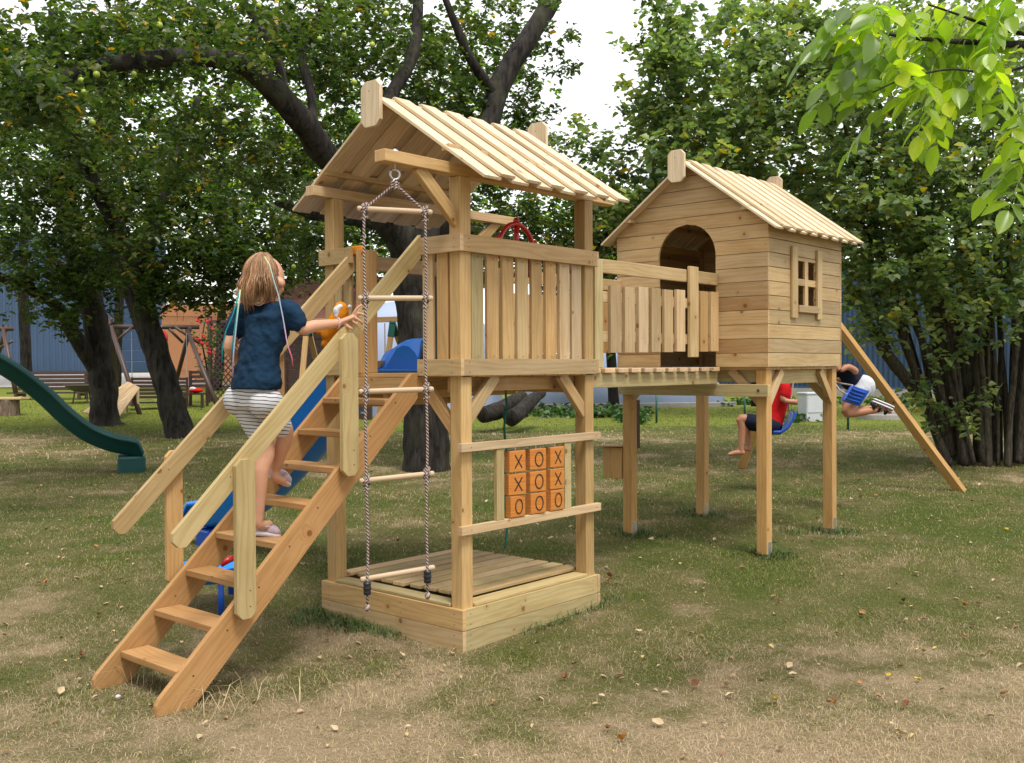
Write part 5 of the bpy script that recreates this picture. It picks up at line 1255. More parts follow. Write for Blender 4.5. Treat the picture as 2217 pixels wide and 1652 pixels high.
for i in range(5):
    mm = dead_leaf(i, (.6, 1., 1.4, .8, 1.2)[i]); o = mm.build('fallen_leaf', M['dead'][i], loc=(0, 0, 0), smooth=True); kinds.append(o)
names_ = ['pale dry leaf lying on the lawn', 'tan curled leaf lying on the lawn', 'orange autumn leaf lying on the lawn', 'yellow leaf lying on the lawn', 'dark brown dry leaf lying on the lawn']
gr_ = ['pale fallen leaves on the lawn', 'tan fallen leaves on the lawn', 'orange fallen leaves on the lawn', 'yellow fallen leaves on the lawn', 'brown fallen leaves on the lawn']
spots = [(95, 1490, 0), (1020, 1500, 0)]
first = [True]*5; cnt = 0; tries = 0
while cnt < 130 and tries < 4000:
    tries += 1
    s_ = 4.2+9*random.random()**1.3; px = rr(20, 2200); right = px > 1150
    if not right and random.random() < .55: continue
    q = gat(px, s_)
    if -.1 < q.x < 1.4 and -.1 < q.y < 1.35: continue
    k = random.choices(range(5), (6, 3.2, .6, .6, 1.2))[0]
    o = kinds[k] if first[k] else kinds[k].copy()
    if not first[k]: COL.objects.link(o)
    first[k] = False; sc_ = rr(.6, 1.2); o.scale = (sc_, sc_, sc_); o.location = (q.x, q.y, q.z+.018); o.rotation_euler = (rr(-.5, .5), rr(-.5, .5), rr(0, 6.3))
    tag(o, names_[k], 'leaf', gr_[k]); cnt += 1
n = 2600; x, y = grass_points(n, 4, 24, .9); k = ~PLINTH(x, y); x, y = x[k], y[k]
pts = np.stack([x, y, gz_arr(x, y)+.015], -1); V = leaves_np(pts, .028, .75, .6)
ml = NM('leaf_litter_bits', .8, .2); r_ = ml.attr('rnd', 'Fac'); ml.col(ml.ramp(r_, [(0, (.14, .07, .035)), (.4, (.34, .22, .11)), (.8, (.48, .37, .24)), (1, (.55, .40, .12))]))
o = np_mesh('leaf_litter', V, 6, LF, rng.random(len(x)), ml.m); tag(o, 'tiny dry leaf crumbs scattered through the grass', 'leaf litter', kind='stuff')
t = gat(247, 4.95); mm = MB(); mm.ball((t.x, t.y, t.z+.02), (.014, .012, .010), 12, 8); o = mm.build('pebble', M['white_box'], smooth=True, loc=t); tag(o, 'small whitish pebble in the grass left of the staircase', 'pebble')

# ================================================================== WATER TABLE TOY
tc = gat(452, 6.7); WTB = thing('water_table', tc, 'blue plastic toy table with a red bar half hidden behind the staircase', 'toy table')
mm = MB(); c = at(455, 1232, 6.65)
mm.lathe(c, [(0, -.09), (.14, -.075), (.20, -.03), (.235, .02), (.24, .03), (.215, .03), (.18, -.02), (.12, -.055), (0, -.06)], 36); o = mm.build('basin', M['blue'], WTB, smooth=True)
for px, py, s_ in ((478, 1240, 6.5), (392, 1240, 6.75), (500, 1215, 7.0)):
    q = at(px, py, s_); mm = MB(); mm.tube([Vector((q.x, q.y, c.z)), Vector((q.x, q.y, gz(q.x, q.y)-.02))], [.018, .022], 12); mm.build('leg', M['blue2'], WTB, smooth=True)
mm = MB(); mm.tube([at(478, 1222, 6.42), at(495, 1212, 6.45), at(512, 1205, 6.5)], [.02, .022, .02], 12); mm.build('bar', M['red'], WTB, smooth=True)
mm = MB(); mm.tube([at(512, 1205, 6.5), at(530, 1198, 6.52)], .026, 12); mm.build('bar_end', M['blue'], WTB, smooth=True)

# ================================================================== PEOPLE
def skin_mat(name, c):
    m = NM(name, .5, .4); n = m.noise(m.obj(), 18, 4); n2 = m.noise(m.obj(), 140, 3)
    m.col(m.mix(n, tuple(x*.9 for x in c), (min(1, c[0]*1.08), c[1]*.98, c[2]*.95))); m.b.inputs['Subsurface Weight'].default_value = .12
    m.b.inputs['Subsurface Radius'].default_value = (.02, .008, .004); m.bump(n2, .08, .002); return m.m
M['skin'] = skin_mat('light_skin', (.60, .335, .215)); M['skin2'] = skin_mat('tanned_skin', (.46, .225, .13)); M['skin3'] = skin_mat('tanned_skin', (.42, .20, .11))
def cloth(name, c, var=.12):
    m = NM(name, .85, .15); n = m.noise(m.obj(), 7, 4, .6, .8); n2 = m.noise(m.obj(), 260, 2)
    m.col(m.mix(n, tuple(x*(1-var) for x in c), tuple(x*(1+var) for x in c))); 
    m.bump(m.math('ADD', m.math('MULTIPLY', n, 1.0), m.math('MULTIPLY', n2, .06)), .55, .03); return m.m
M['navy'] = cloth('navy_cotton', (.008, .030, .065), .25); M['navy2'] = cloth('dark_navy_cotton', (.012, .016, .035)); M['redc'] = cloth('red_cotton', (.50, .010, .012)); M['greyc'] = cloth('pale_grey_cotton', (.50, .52, .56))
ms = NM('striped_cotton', .85, .15); p_ = ms.obj(); sx = ms.n('ShaderNodeSeparateXYZ'); ms.l(p_, sx.inputs[0]); nz = ms.noise(p_, 6, 2)
zz_ = ms.math('ADD', sx.outputs[2], ms.math('MULTIPLY', nz, .03)); zz_ = ms.math('ADD', zz_, ms.math('MULTIPLY', sx.outputs[0], .10))
fr_ = ms.math('FRACT', ms.math('MULTIPLY', zz_, 52.0)); ms.col(ms.mix(ms.math('GREATER_THAN', fr_, .76), (.62, .62, .64), (.045, .055, .085))); M['stripes'] = ms.m
class Body:
    def __init__(s): s.m = MB()
    def limb(s, pts, rad, flat=None):
        pts = [Vector(p) for p in pts]
        P, Q = [], []
        for i in range(len(pts)-1):
            p0 = pts[max(i-1, 0)]; p1 = pts[i]; p2 = pts[i+1]; p3 = pts[min(i+2, len(pts)-1)]
            for k in range(4):
                u = k/4; P.append(.5*((2*p1)+(p2-p0)*u+(2*p0-5*p1+4*p2-p3)*u*u*.999+(3*p1-p0-3*p2+p3)*u**3)); Q.append(rad[i]*(1-u)+rad[i+1]*u)
        P.append(pts[-1]); Q.append(rad[-1])
        s.m.tube(P, Q, 14); s.m.ball(P[0], Q[0], 12, 8); s.m.ball(P[-1], Q[-1], 12, 8)
    def loft(s, rings, n=20):
        """rings: (centre, side vector, front vector) ellipses"""
        rows = []
        for c, a, b in rings:
            rows.append([Vector(c)+Vector(a)*math.cos(t)+Vector(b)*math.sin(t) for t in np.linspace(0, 2*math.pi, n, endpoint=False)])
        s.m.grid(rows, closed=True); b0 = len(s.m.v)
        for row, rev in ((rows[0], 1), (rows[-1], 0)):
            st = len(s.m.v); s.m.v += row; f = list(range(st, st+n)); s.m.face(f[::-1] if rev else f, [(0, 0)]*n, (.5, .5, .5))
    def build(s, name, mat, parent, vox=.007, smooth=6, extra=None):
        o = s.m.build(name, mat, parent, smooth=True)
        r = o.modifiers.new('merge', 'REMESH'); r.mode = 'VOXEL'; r.voxel_size = vox; r.use_smooth_shade = True
        k = o.modifiers.new('soften', 'SMOOTH'); k.factor = .5; k.iterations = smooth
        return o
def foot(B, heel, toe, up, r=.028):
    heel, toe = Vector(heel), Vector(toe); B.limb([heel, heel.lerp(toe, .5)+Vector(up)*.006, heel.lerp(toe, .85)], [r, r*1.05, r*.9])
    d = (toe-heel).normalized(); sd_ = d.cross(Vector(up)).normalized()
    for k, e in enumerate((-1, -.5, 0, .5, 1)):
        q = heel.lerp(toe, .80)+sd_*(e*r*.75); B.limb([q, q+d*(.035-.004*abs(k-1))], [.0105-.0006*k, .008])

# ---- the girl on the stairs
HIP = gat(0, 5); FWD = Vector((1, -.08, 0)).normalized(); LFT = Vector((.08, 1, 0)).normalized()
Gp = {k: at(*v) for k, v in dict(pel=(552, 842, 5.47), hl=(527, 866, 5.52), hr=(582, 872, 5.42), wst=(560, 775, 5.47), ch=(578, 705, 5.48), nb=(590, 655, 5.48), hd=(577, 606, 5.49),
      sl=(524, 682, 5.56), sr=(632, 676, 5.40), el=(496, 752, 5.52), wl=(535, 800, 5.70), er=(653, 712, 5.41), wr=(735, 699, 5.53)).items()}
G = thing('person', Gp['pel']-Z*.7, 'child with shoulder-length light brown hair, navy T-shirt and striped shorts climbing the staircase', 'person')
bd = Body()
bd.loft([(Gp['pel']-Z*.05, LFT*.115, FWD*.085), (Gp['pel']+Z*.04, LFT*.118, FWD*.088), (Gp['wst'], LFT*.10, FWD*.075), (Gp['ch'], LFT*.125, FWD*.085), (Gp['nb']-Z*.03, LFT*.09, FWD*.06), (Gp['nb'], LFT*.045, FWD*.045)])
bd.limb([Gp['nb']-Z*.03, Gp['nb']+Z*.04, Gp['hd']-Z*.05], [.042, .037, .042])
HF = (FWD*.86-LFT*.50).normalized(); HS = Z.cross(HF)
bd.m.ball(Gp['hd']+Z*.015, (.095, .076, .112), 20, 14, axes=(HF, HS, Z)); bd.m.ball(Gp['hd']+HF*.035-Z*.045, (.052, .050, .055), 14, 10, axes=(HF, HS, Z))
bd.limb([Gp['hd']+HF*.086+Z*.004, Gp['hd']+HF*.094-Z*.018], [.008, .0085]); bd.m.ball(Gp['hd']+HF*.083-Z*.052, (.012, .024, .008), 10, 6, axes=(HF, HS, Z)); 
for sg in (-1, 1): bd.m.ball(Gp['hd']+HS*(.076*sg)-Z*.01, (.018, .010, .028), 10, 8, axes=(HF, HS, Z)); bd.m.ball(Gp['hd']+HF*.07+HS*(.045*sg)-Z*.02, (.03, .028, .028), 10, 8)
bd.limb([Gp['sl'], Gp['sl'].lerp(Gp['el'], .5), Gp['el'], Gp['el'].lerp(Gp['wl'], .4), Gp['wl']], [.042, .038, .031, .033, .021])
bd.limb([Gp['sr'], Gp['sr'].lerp(Gp['er'], .5), Gp['er'], Gp['er'].lerp(Gp['wr'], .35)+Z*.004, Gp['wr']], [.042, .038, .033, .034, .0205])
# right hand lying over the rail
KN = at(763, 686, 5.56); pd = (KN-Gp['wr']).normalized(); pn = (Z*.85+LFT*.1-FWD*.45).normalized(); ps = pd.cross(pn).normalized()
palm = [Gp['wr'], Gp['wr'].lerp(KN, .45), KN]
bd.loft([(Gp['wr'], ps*.020, pn*.016), (Gp['wr'].lerp(KN, .35), ps*.031, pn*.016), (Gp['wr'].lerp(KN, .8), ps*.036, pn*.0135), (KN+pd*.004, ps*.034, pn*.011)])
ft_ = [((770, 672, 5.555), (777, 664, 5.56), (785, 660, 5.57)), ((776, 679, 5.56), (786, 681, 5.56), (792, 686, 5.57)), ((772, 690, 5.55), (780, 695, 5.545), (784, 702, 5.56)), ((764, 696, 5.54), (772, 701, 5.54), (776, 708, 5.55))]
for k, tr3 in enumerate(ft_):
    st_ = KN - ps*(.024-.016*k)*-1 if 0 else KN + (at(*tr3[0])-KN)*.15
    bd.limb([KN.lerp(at(*tr3[0]), .3), at(*tr3[0]), at(*tr3[1]), at(*tr3[2])], [.0105, .0095-.0004*k, .0085-.0004*k, .007])
bd.limb([Gp['wr'].lerp(KN, .25)-pn*.004, at(752, 706, 5.53), at(762, 712, 5.53)], [.012, .0105, .008])
# left hand
wl = Gp['wl']; hd2 = (FWD*.8+Z*.2).normalized()
bd.loft([(wl, LFT*.018, Z*.016), (wl+hd2*.04, LFT*.014, Z*.03), (wl+hd2*.075, LFT*.012, Z*.03)])
for k in range(4): q = wl+hd2*.07+Z*(.022-.015*k); bd.limb([q, q+hd2*.03-LFT*.008, q+hd2*.045-LFT*.028], [.009, .008, .0065])
bd.limb([wl+hd2*.03+Z*.02, wl+hd2*.06+Z*.04-LFT*.02], [.010, .008])
# legs: standing left foot on the fourth tread, right foot lifting off the next
kl = at(577, 975, 5.50); al = at(561, 1118, 5.46); kr = at(618, 938, 5.55); ar = at(596, 1018, 5.62)
bd.limb([Gp['hl'], Gp['hl'].lerp(kl, .5), kl, kl.lerp(al, .3)-FWD*.018, al.lerp(kl, .3)-FWD*.006, al], [.078, .064, .045, .045, .030, .025])
bd.limb([Gp['hr'], Gp['hr'].lerp(kr, .5), kr, kr.lerp(ar, .4), ar], [.078, .064, .045, .043, .026])
bd.limb([al, al+Vector((0, 0, -.045)), al+FWD*.06-Z*.05], [.026, .027, .022]); bd.limb([ar, ar-Z*.04, ar+FWD*.05-Z*.065], [.026, .027, .022])
gb = bd.build('body', M['skin'], G, .0055, 4)
# T-shirt
sh = Body(); hem = at(556, 838, 5.46)
rings = [(hem-Z*.012, LFT*.158, FWD*.125), (hem+Z*.05, LFT*.150, FWD*.118), (Gp['wst']+Z*.0, LFT*.140, FWD*.105), (Gp['ch']-Z*.03, LFT*.150, FWD*.106), (Gp['ch']+Z*.05, LFT*.155, FWD*.100), (Gp['nb']-Z*.045, LFT*.125, FWD*.075), (Gp['nb']-Z*.005, LFT*.06, FWD*.055)]
sh.loft(rings, 28)
sh.limb([Gp['sr']-(Gp['sr']-Gp['nb'])*.3, Gp['sr'], Gp['sr'].lerp(Gp['er'], .55)], [.055, .060, .056]); e_ = Gp['sr'].lerp(Gp['er'], .66)
sh.limb([Gp['sl']-(Gp['sl']-Gp['nb'])*.3, Gp['sl'], Gp['sl'].lerp(Gp['el'], .50)], [.055, .058, .054])
so2 = sh.build('t_shirt', M['navy'], G, .0075, 5)
tx = bpy.data.textures.new('folds', 'CLOUDS'); tx.noise_scale = .075; dm = so2.modifiers.new('folds', 'DISPLACE'); dm.texture = tx; dm.strength = .036; dm.mid_level = .5; dm.texture_coords = 'LOCAL'
# striped shorts
ss = Body()
ss.loft([(Gp['pel']-Z*.10, LFT*.112, FWD*.098), (Gp['pel']-Z*.04, LFT*.124, FWD*.106), (Gp['pel']+Z*.05, LFT*.130, FWD*.10)], 24)
ss.m.ball(Gp['hl']-FWD*.035+Z*.0, (.080, .070, .086), 14, 10, axes=(FWD, LFT, Z)); ss.m.ball(Gp['hr']-FWD*.035+Z*.0, (.080, .070, .086), 14, 10, axes=(FWD, LFT, Z))
ss.limb([Gp['hl'], Gp['hl'].lerp(kl, .5), Gp['hl'].lerp(kl, .80)], [.082, .067, .054]); ss.limb([Gp['hr'], Gp['hr'].lerp(kr, .5), Gp['hr'].lerp(kr, .85)], [.082, .067, .053])
ss.build('shorts', M['stripes'], G, .007, 5)
# clogs
M['clog'] = plain('lilac_foam', (.52, .42, .50), .6, .3, .06, 30)
M['clog_sole'] = plain('white_foam', (.62, .58, .63), .6, .3, .05, 30)
def clog(heel, toe, up):
    heel, toe, up = Vector(heel), Vector(toe), Vector(up).normalized(); d = (toe-heel).normalized(); s_ = d.cross(up).normalized(); up = s_.cross(d); L = (toe-heel).length
    b = Body(); b.loft([(heel+d*(L*t)+up*.010*0, s_*w_, up*.0) for t, w_ in ()] or [(heel+d*(.0), s_*.024, up*.016), (heel+d*(L*.2), s_*.034, up*.018), (heel+d*(L*.55), s_*.040, up*.018), (heel+d*(L*.85), s_*.040, up*.018), (heel+d*L, s_*.020, up*.014)])
    o = b.build('clog_sole', M['clog_sole'], G, .005, 3)
    u = Body(); u.loft([(heel+d*(L*.38)+up*.032, s_*.034, up*.034), (heel+d*(L*.55)+up*.028, s_*.040, up*.034), (heel+d*(L*.8)+up*.020, s_*.040, up*.028), (heel+d*(L*.97)+up*.014, s_*.020, up*.016)])
    u.limb([heel+d*(L*.4)+s_*.033+up*.045, heel+d*(L*.1)+s_*.032+up*.040, heel-d*.006+up*.040, heel+d*(L*.1)-s_*.032+up*.040, heel+d*(L*.4)-s_*.033+up*.045], [.009]*5)
    u.limb([heel+up*.02, heel+up*.03], [.026, .020])
    u.build('clog', M['clog'], G, .005, 3)
clog(at(551, 1153, 5.47), at(606, 1160, 5.55), Z); clog(at(588, 1030, 5.62), at(625, 1050, 5.74), Z*.9+FWD*.5)
# hair: a cap with several hundred separate wavy locks falling to the shoulders
M['hair'] = NM('light_brown_hair', .42, .45).m
hm = NM('light_brown_hair', .45, .4); r_ = hm.attr('tint'); hm.col(r_); M['hair'] = hm.m
hb = MB(); hc = Gp['hd']+Z*.02
hb.ball(hc-HF*.012, (.098, .088, .112), 20, 12, (.17, .085, .042), axes=(HF, HS, Z))
for i in range(2300):
    th = rr(-math.pi, math.pi)
    if abs(th) < .95: continue
    ph = rr(.03, 1.35); r0 = 1.02+rr(0, .09)
    d0 = HF*math.cos(th)+HS*math.sin(th); P = []; n_ = 13; L = rr(.05, .145)+(.03 if abs(th) > 1.8 else 0); wv = th*2.2+ph*3+rr(-.5, .5); L *= 1+.25*math.sin(th*5+1)+rr(-.15, .15); am = rr(.004, .009); cu = .012+.018*math.sin(th*7+ph*4)+rr(-.012, .012)
    for k in range(n_):
        t_ = k/(n_-1); a = ph+t_*1.9
        if a < 1.62:
            q = hc-HF*.012+d0*(.104*r0*math.sin(a))*(1 if abs(math.sin(th)) < .7 else .95)+Z*(.118*r0*math.cos(a)); last = q; lk = t_
        else:
            f_ = (t_-lk)/(1-lk+1e-6); q = last - Z*(L*f_) + d0*(.012*math.sin(f_*3.1)-.018*f_*f_+cu*f_)
        q = q + HS*(am*math.sin(t_*9+wv)*t_) + HF*(am*math.cos(t_*7+wv)*t_*.8) 
        P.append(q)
    k_ = rr(.8, 1.15)*(1+.22*math.sin(th*9+ph*2)); base = random.choice([(.22, .115, .055), (.36, .21, .115), (.22, .115, .055), (.30, .165, .08), (.17, .085, .04), (.40, .24, .13), (.26, .14, .07)])
    c_ = tuple(min(.8, x*k_*1.2) for x in base); w0 = rr(.0010, .0019)
    hb.tube(P, [w0*.7]+[w0]*(n_-4)+[w0*.8, w0*.5, w0*.15], 4, c_)
for i in range(60):     # curled ends flicking out at the left shoulder
    b0 = at(524+rr(-14, 22), 652+rr(-14, 6), 5.40); P = [b0+Z*.03]; a = rr(-1.8, -1.2)
    for k in range(12): a += rr(.2, .36); P.append(P[-1]+RT*(.011*math.cos(a))*1.0+Z*(.011*math.sin(a)))
    hb.tube(P, [.0028]*9+[.002, .0015, .001, .0006], 4, (.34*rr(.7, 1.2), .19*rr(.8, 1.1), .095))
hb.build('hair', M['hair'], G, smooth=True)
# long coloured hair ribbons
M['ribbon'] = NM('pastel_thread', .6, .2); rb = M['ribbon']; rz_ = rb.n('ShaderNodeSeparateXYZ'); rb.l(rb.uv(), rz_.inputs[0])
rb.col(rb.ramp(rb.math('FRACT', rb.math('MULTIPLY', rz_.outputs[0], 1.55)), [(0, (.50, .60, .28)), (.25, (.32, .52, .52)), (.5, (.38, .42, .60)), (.7, (.52, .36, .54)), (.85, (.62, .16, .24)), (1, (.62, .16, .24))])); M['ribbon'] = rb.m
M['teal'] = plain('teal_thread', (.02, .24, .28), .6, .2)
mm = MB(); mm.tube([at(573, 556, 5.36), at(584, 575, 5.33), at(592, 605, 5.33), at(603, 640, 5.33), at(613, 690, 5.33), at(622, 745, 5.32), at(632, 775, 5.33), at(634, 792, 5.34)], .0034, 8); mm.build('hair_ribbon', M['ribbon'], G, smooth=True)
mm = MB(); mm.tube([at(520, 628, 5.36), at(516, 665, 5.34), at(511, 710, 5.33), at(506, 760, 5.33), at(503, 815, 5.33)], .0038, 8); mm.build('hair_ribbon', M['ribbon'], G, smooth=True)
mm = MB(); mm.tube([at(518, 632, 5.38), at(505, 680, 5.36), at(490, 715, 5.36), at(482, 750, 5.36), at(481, 785, 5.36)], .0038, 8); mm.tube([at(519, 640, 5.37), at(511, 690, 5.35), at(504, 740, 5.36), at(500, 790, 5.35)], .0038, 8); mm.build('hair_ribbon', M['teal'], G, smooth=True)
# bead bracelet
mm = MB(); wc_ = Gp['er'].lerp(Gp['wr'], .96); wd_ = (Gp['wr']-Gp['er']).normalized(); w1 = wd_.cross(Z).normalized(); w2 = w1.cross(wd_)
for k in range(22): a = 2*math.pi*k/22; mm.ball(wc_+w1*(.0245*math.cos(a))+w2*(.0255*math.sin(a))+wd_*(.006*math.sin(a)), .0045, 8, 6)
mm.build('bracelet', plain('pearly_beads', (.62, .50, .58), .3, .6, .1, 50), G, smooth=True)
# plush toy held against the rail
PT = thing('plush_toy', at(725, 705, 5.8), 'orange and white plush toy held against the handrail beside the child', 'plush toy')
pc = at(738, 672, 5.72); b = Body(); b.m.ball(pc, (.045, .04, .05), 14, 10); b.limb([pc-Z*.02, at(722, 705, 5.72), at(708, 726, 5.72)], [.045, .048, .035]); b.limb([at(712, 720, 5.72), at(690, 718, 5.72)], [.024, .020]); b.limb([at(714, 724, 5.72), at(702, 745, 5.72)], [.024, .02])
b.build('body', plain('orange_plush', (.60, .21, .012), .95, .1, .3, 60, .6), PT, .006, 3)
b = Body(); b.limb([at(730, 688, 5.69), at(729, 672, 5.69), at(737, 664, 5.69)], [.016, .022, .016]); b.m.ball(at(757, 664, 5.69), (.014, .012, .013), 12, 8); b.build('white_patch', plain('white_plush', (.66, .66, .70), .95, .1, .1, 60, .6), PT, .006, 3)

# ---- swings with the two children behind the playhouse
def zk(x, y): return ((1780+x/4.434)*.866, (880+y/4.434)*.866)
def K(x, y, s): return at(*zk(x, y), s)
def belt_seat(name, rows, label, ropes, rope_label=None):
    c = Vector(rows[len(rows)//2][0]); t = thing(name, c, label, 'swing'); mm = MB(); mm.grid(rows); o = mm.build('seat', M['blue2'], t, smooth=True); s_ = o.modifiers.new('thickness', 'SOLIDIFY'); s_.thickness = .028; s_.offset = 0
    bv = o.modifiers.new('bevel', 'BEVEL'); bv.width = .008; bv.segments = 2
    for pts in ropes: mm = MB(); mm.tube(pts, .008, 7); mm.build('rope', M['rope_thin'], t, smooth=True)
    return t
S2 = 11.0; sdir = (FW*1.0+RT*.15).normalized()
a = [K(660, 905, S2), K(740, 905, S2), K(820, 850, S2), K(880, 760, S2), K(905, 690, S2)]
rows = [[p+sdir*q for q in (-.20, -.1, 0, .1, .20)] for p in a]
rows = [[p+Z*(.03*(abs(k-2)/2)**2) for k, p in enumerate(r)] for r in rows]
belt_seat('swing', rows, 'blue plastic swing seat carrying the child in the red shirt', [[K(872, 665, S2)-sdir*.2, K(845, 560, S2)-sdir*.2, K(880, 300, S2-.0)-sdir*.2, K(960, -350, S2-.1)-sdir*.2], [K(872, 665, S2)+sdir*.2, K(880, 300, S2)+sdir*.2, K(960, -350, S2)+sdir*.2]])
P2 = thing('person', K(600, 850, S2), 'barefoot child in red T-shirt and dark shorts seated on a swing under the playhouse', 'person')
LL = -RT*1.0; b = Body(); hp_ = K(650, 810, S2); cs = K(770, 470, S2); nk = K(810, 345, S2); hd = K(838, 285, S2)
fwd = Vector((-RT.x, -RT.y, 0)).normalized(); sid = Vector((FW.x, FW.y, 0)).normalized()
b.loft([(hp_, sid*.13, fwd*.10), (hp_.lerp(cs, .5), sid*.11, fwd*.085), (cs, sid*.135, fwd*.09), (nk, sid*.06, fwd*.05)])
b.limb([nk, hd], [.04, .04]); b.m.ball(hd+Z*.06, (.085, .075, .105), 18, 12, axes=(fwd, sid, Z)); b.limb([hd+Z*.05+fwd*.085, hd+Z*.035+fwd*.098], [.01, .011])
for sg, kx, fx, ox in ((-1, (300, 735), (300, 1075), 0), (1, (370, 800), (425, 1050), .0)):
    off = sid*(.09*sg); kn = K(*kx, S2)+off; an = K(*fx, S2)+off
    b.limb([hp_+off*.9, (hp_+off).lerp(kn, .5), kn, kn.lerp(an, .3)-fwd*-.0-RT*-.012, an], [.075, .062, .048, .044, .028])
    foot(b, an-Z*.03+RT*.02, K(fx[0]-140, fx[1]+50, S2)+off, Z, .027)
for sg in (-1, 1):
    shd = cs+Z*.10+sid*(.15*sg); el = K(740, 520, S2)+sid*(.19*sg); ha = K(858, 545, S2)+sid*(.2*sg); b.limb([shd, el, ha], [.042, .033, .024])
    for q in range(4): b.limb([ha, ha+RT*.03+Z*(.02-.014*q), ha+RT*.012+Z*(.02-.014*q)+sid*(-.03*sg)], [.014, .009, .008])
    b.limb([ha, ha+Z*.03+fwd*.01], [.012, .009])
b.build('body', M['skin2'], P2, .008, 4)
s = Body(); s.loft([(hp_-Z*.02, sid*.155, fwd*.115), (hp_.lerp(cs, .5), sid*.14, fwd*.11), (cs, sid*.155, fwd*.105), (nk-Z*.02, sid*.07, fwd*.06)])
for sg in (-1, 1): s.limb([cs+Z*.08+sid*(.11*sg), cs+Z*.08+sid*(.16*sg), (cs+Z*.10+sid*(.15*sg)).lerp(K(740, 520, S2)+sid*(.19*sg), .62)], [.06, .058, .052])
s.build('t_shirt', M['redc'], P2, .009, 4)
s = Body(); s.m.ball(hp_, (.13, .15, .11), 14, 10, axes=(fwd, sid, Z))
for sg, kx in ((-1, (300, 735)), (1, (370, 800))): off = sid*(.09*sg); kn = K(*kx, S2)+off; s.limb([hp_+off*.9, (hp_+off).lerp(kn, .72)], [.092, .078])
s.build('shorts', M['navy2'], P2, .009, 4)
mm = MB(); mm.ball(hd+Z*.085-fwd*.012, (.092, .086, .10), 18, 12, (.03, .018, .012), axes=(fwd, sid, Z)); mm.build('hair', plain('dark_brown_hair', (.03, .018, .012), .5), P2, smooth=True)

S3 = 9.6
cA, cB, cC, cD = K(1560, 360, S3-.22), K(1765, 435, S3-.06), K(1650, 605, S3-.06), K(1450, 540, S3-.26)
def bl(u, v): return cA.lerp(cB, u).lerp(cD.lerp(cC, u), v)
nrm3 = (cB-cA).cross(cD-cA).normalized(); nrm3 = nrm3 if nrm3.dot(FW) > 0 else -nrm3
rows = [[bl(u, v)+nrm3*(.05*(1-(2*u-1)**2)) + nrm3*(.02*u) for u in np.linspace(0, 1, 7)] for v in np.linspace(0, 1, 8)]
SW2 = belt_seat('swing', rows, 'blue plastic swing seat swung high, seen from below, at the right of the playhouse', [[cA.lerp(cD, .05), K(1415, 345, S3+.05), K(1200, 260, S3+.1), K(900, 100, S3+.3)], [cD.lerp(cA, .4)-nrm3*.0, K(1418, 425, S3), K(1250, 180, S3+.1), K(1000, -60, S3+.3)]])
for v in (.2, .4, .6, .8):
    mm = MB(); mm.tube([bl(u, v)+nrm3*(.05*(1-(2*u-1)**2)+.02*u-.018) for u in np.linspace(.1, .9, 6)], .010, 6); mm.build('rib', M['blue2'], SW2, smooth=True)
P3 = thing('person', K(1650, 450, S3), 'child in dark top, pale shorts and black sandals swinging high behind the playhouse', 'person')
hp3 = K(1640, 400, S3+.22); ch3 = K(1500, 250, S3+.25); nk3 = K(1400, 190, S3+.25); hd3 = K(1330, 170, S3+.22)
b = Body(); ud = (ch3-hp3).normalized(); fr3 = ud.cross(sid).normalized()
b.loft([(hp3, sid*.13, fr3*.10), (hp3.lerp(ch3, .5), sid*.11, fr3*.085), (ch3, sid*.13, fr3*.09), (nk3, sid*.06, fr3*.05)]); b.limb([nk3, hd3], [.04, .05]); b.m.ball(hd3+(-RT)*.05, (.09, .08, .10), 16, 10)
for sg, dx, dy, sh_ in ((-1, 0, 0, 0), (1, 14, -26, .12)):
    kn = K(1485+dx, 665+dy, S3+sh_+.02); an = K(1850+dx, 640+dy, S3+sh_+.02); th_ = hp3+sid*(.09*sg)
    b.limb([th_, th_.lerp(kn, .5)-Z*.0, kn, kn.lerp(an, .3)-Z*.012, an], [.075, .062, .047, .043, .028]); b.limb([an, an+RT*.02], [.028, .026])
    foot(b, K(1850+dx, 600+dy, S3+sh_+.02), K(1985+dx, 672+dy, S3+sh_+.02), (RT*.2-Z).normalized()*-1, .026)
el3 = K(1550, 190, S3+.1); b.limb([ch3+sid*-.12+ud*.08, K(1590, 215, S3+.05), K(1510, 165, S3+.0), K(1440, 200, S3-.02)], [.042, .034, .030, .022])
b.limb([ch3+sid*.12+ud*.08, K(1480, 330, S3+.3), K(1400, 300, S3+.2)], [.042, .033, .022])
b.build('body', M['skin3'], P3, .008, 4)
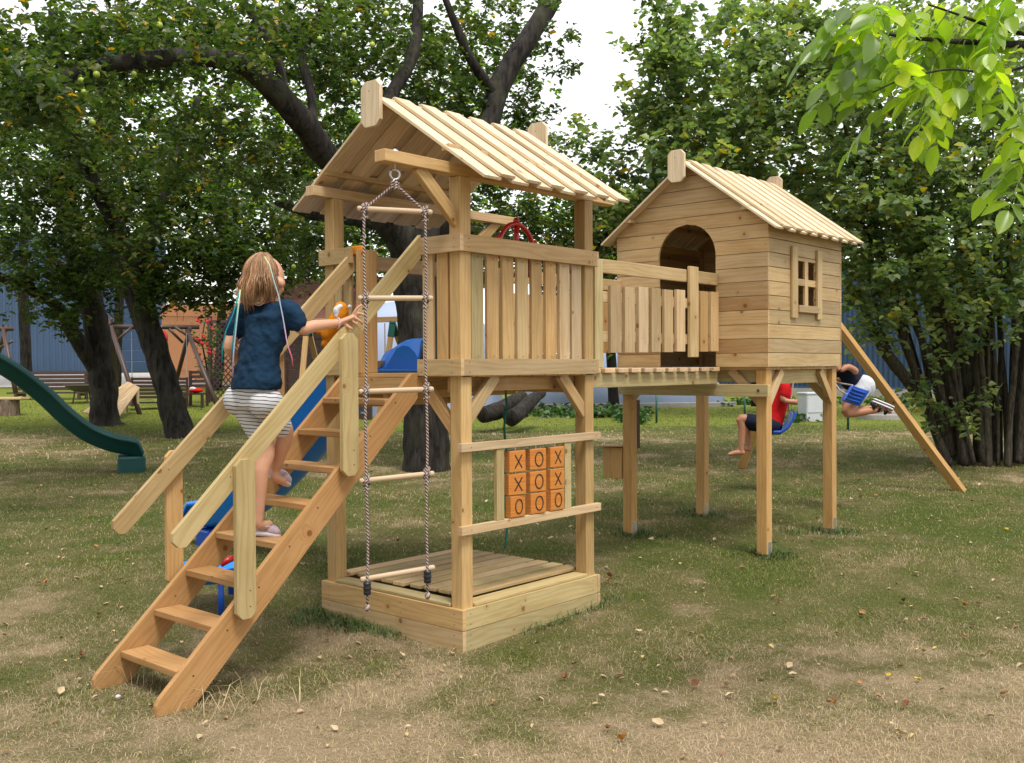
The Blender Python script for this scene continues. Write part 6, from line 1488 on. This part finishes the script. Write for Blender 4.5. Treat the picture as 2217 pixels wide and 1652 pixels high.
s = Body(); s.loft([(hp3+ud*.02, sid*.15, fr3*.115), (hp3.lerp(ch3, .5), sid*.14, fr3*.11), (ch3, sid*.155, fr3*.11), (nk3, sid*.08, fr3*.065)]); s.limb([ch3+sid*-.10+ud*.06, (ch3+sid*-.12+ud*.08).lerp(K(1590, 215, S3+.05), .55)], [.06, .054]); s.build('t_shirt', M['navy2'], P3, .009, 4)
s = Body(); s.m.ball(hp3, (.125, .15, .11), 14, 10); s.m.ball(K(1670, 375, S3+.18), (.12, .12, .11), 14, 10); kn = K(1490, 650, S3+.04); s.limb([hp3-sid*.08, (hp3-sid*.09).lerp(kn, .6)], [.09, .075]); s.limb([hp3+sid*.08, (hp3+sid*.09).lerp(kn+sid*.1, .6)], [.09, .075]); s.build('shorts', M['greyc'], P3, .009, 4)
mm = MB(); mm.ball(hd3+(-RT)*.05+Z*.02, (.098, .088, .105), 16, 10, (.03, .018, .012)); mm.build('hair', plain('dark_brown_hair', (.03, .018, .012), .5), P3, smooth=True)
for sg, dx, dy, sh_ in ((-1, 0, 0, 0), (1, 14, -26, .12)):
    h_, t_ = K(1775+dx, 545+dy, S3+sh_+.0), K(2005+dx, 640+dy, S3+sh_+.0); d_ = (t_-h_).normalized(); up_ = Vector(sid).cross(d_).normalized(); up_ = up_ if up_.z > 0 else -up_
    s = Body(); s.loft([(h_, sid*.026, up_*.011), (h_.lerp(t_, .3), sid*.034, up_*.012), (h_.lerp(t_, .75), sid*.040, up_*.012), (t_, sid*.022, up_*.010)]); s.build('sandal_sole', M['clog_sole'], P3, .006, 2)
    s = Body()
    for f_, w_ in ((.18, .05), (.42, .055), (.75, .052)):
        q = h_.lerp(t_, f_); s.limb([q+sid*.028-up_*.022, q-up_*w_*.7+sid*.034, q-up_*(w_+.015), q-up_*w_*.7-sid*.034, q-sid*.028-up_*.022], [.012]*5)
    s.limb([h_.lerp(t_, .05)-up_*.02, h_.lerp(t_, .2)-up_*.05], [.022, .016]); s.build('sandal_strap', M['blk'], P3, .006, 2)
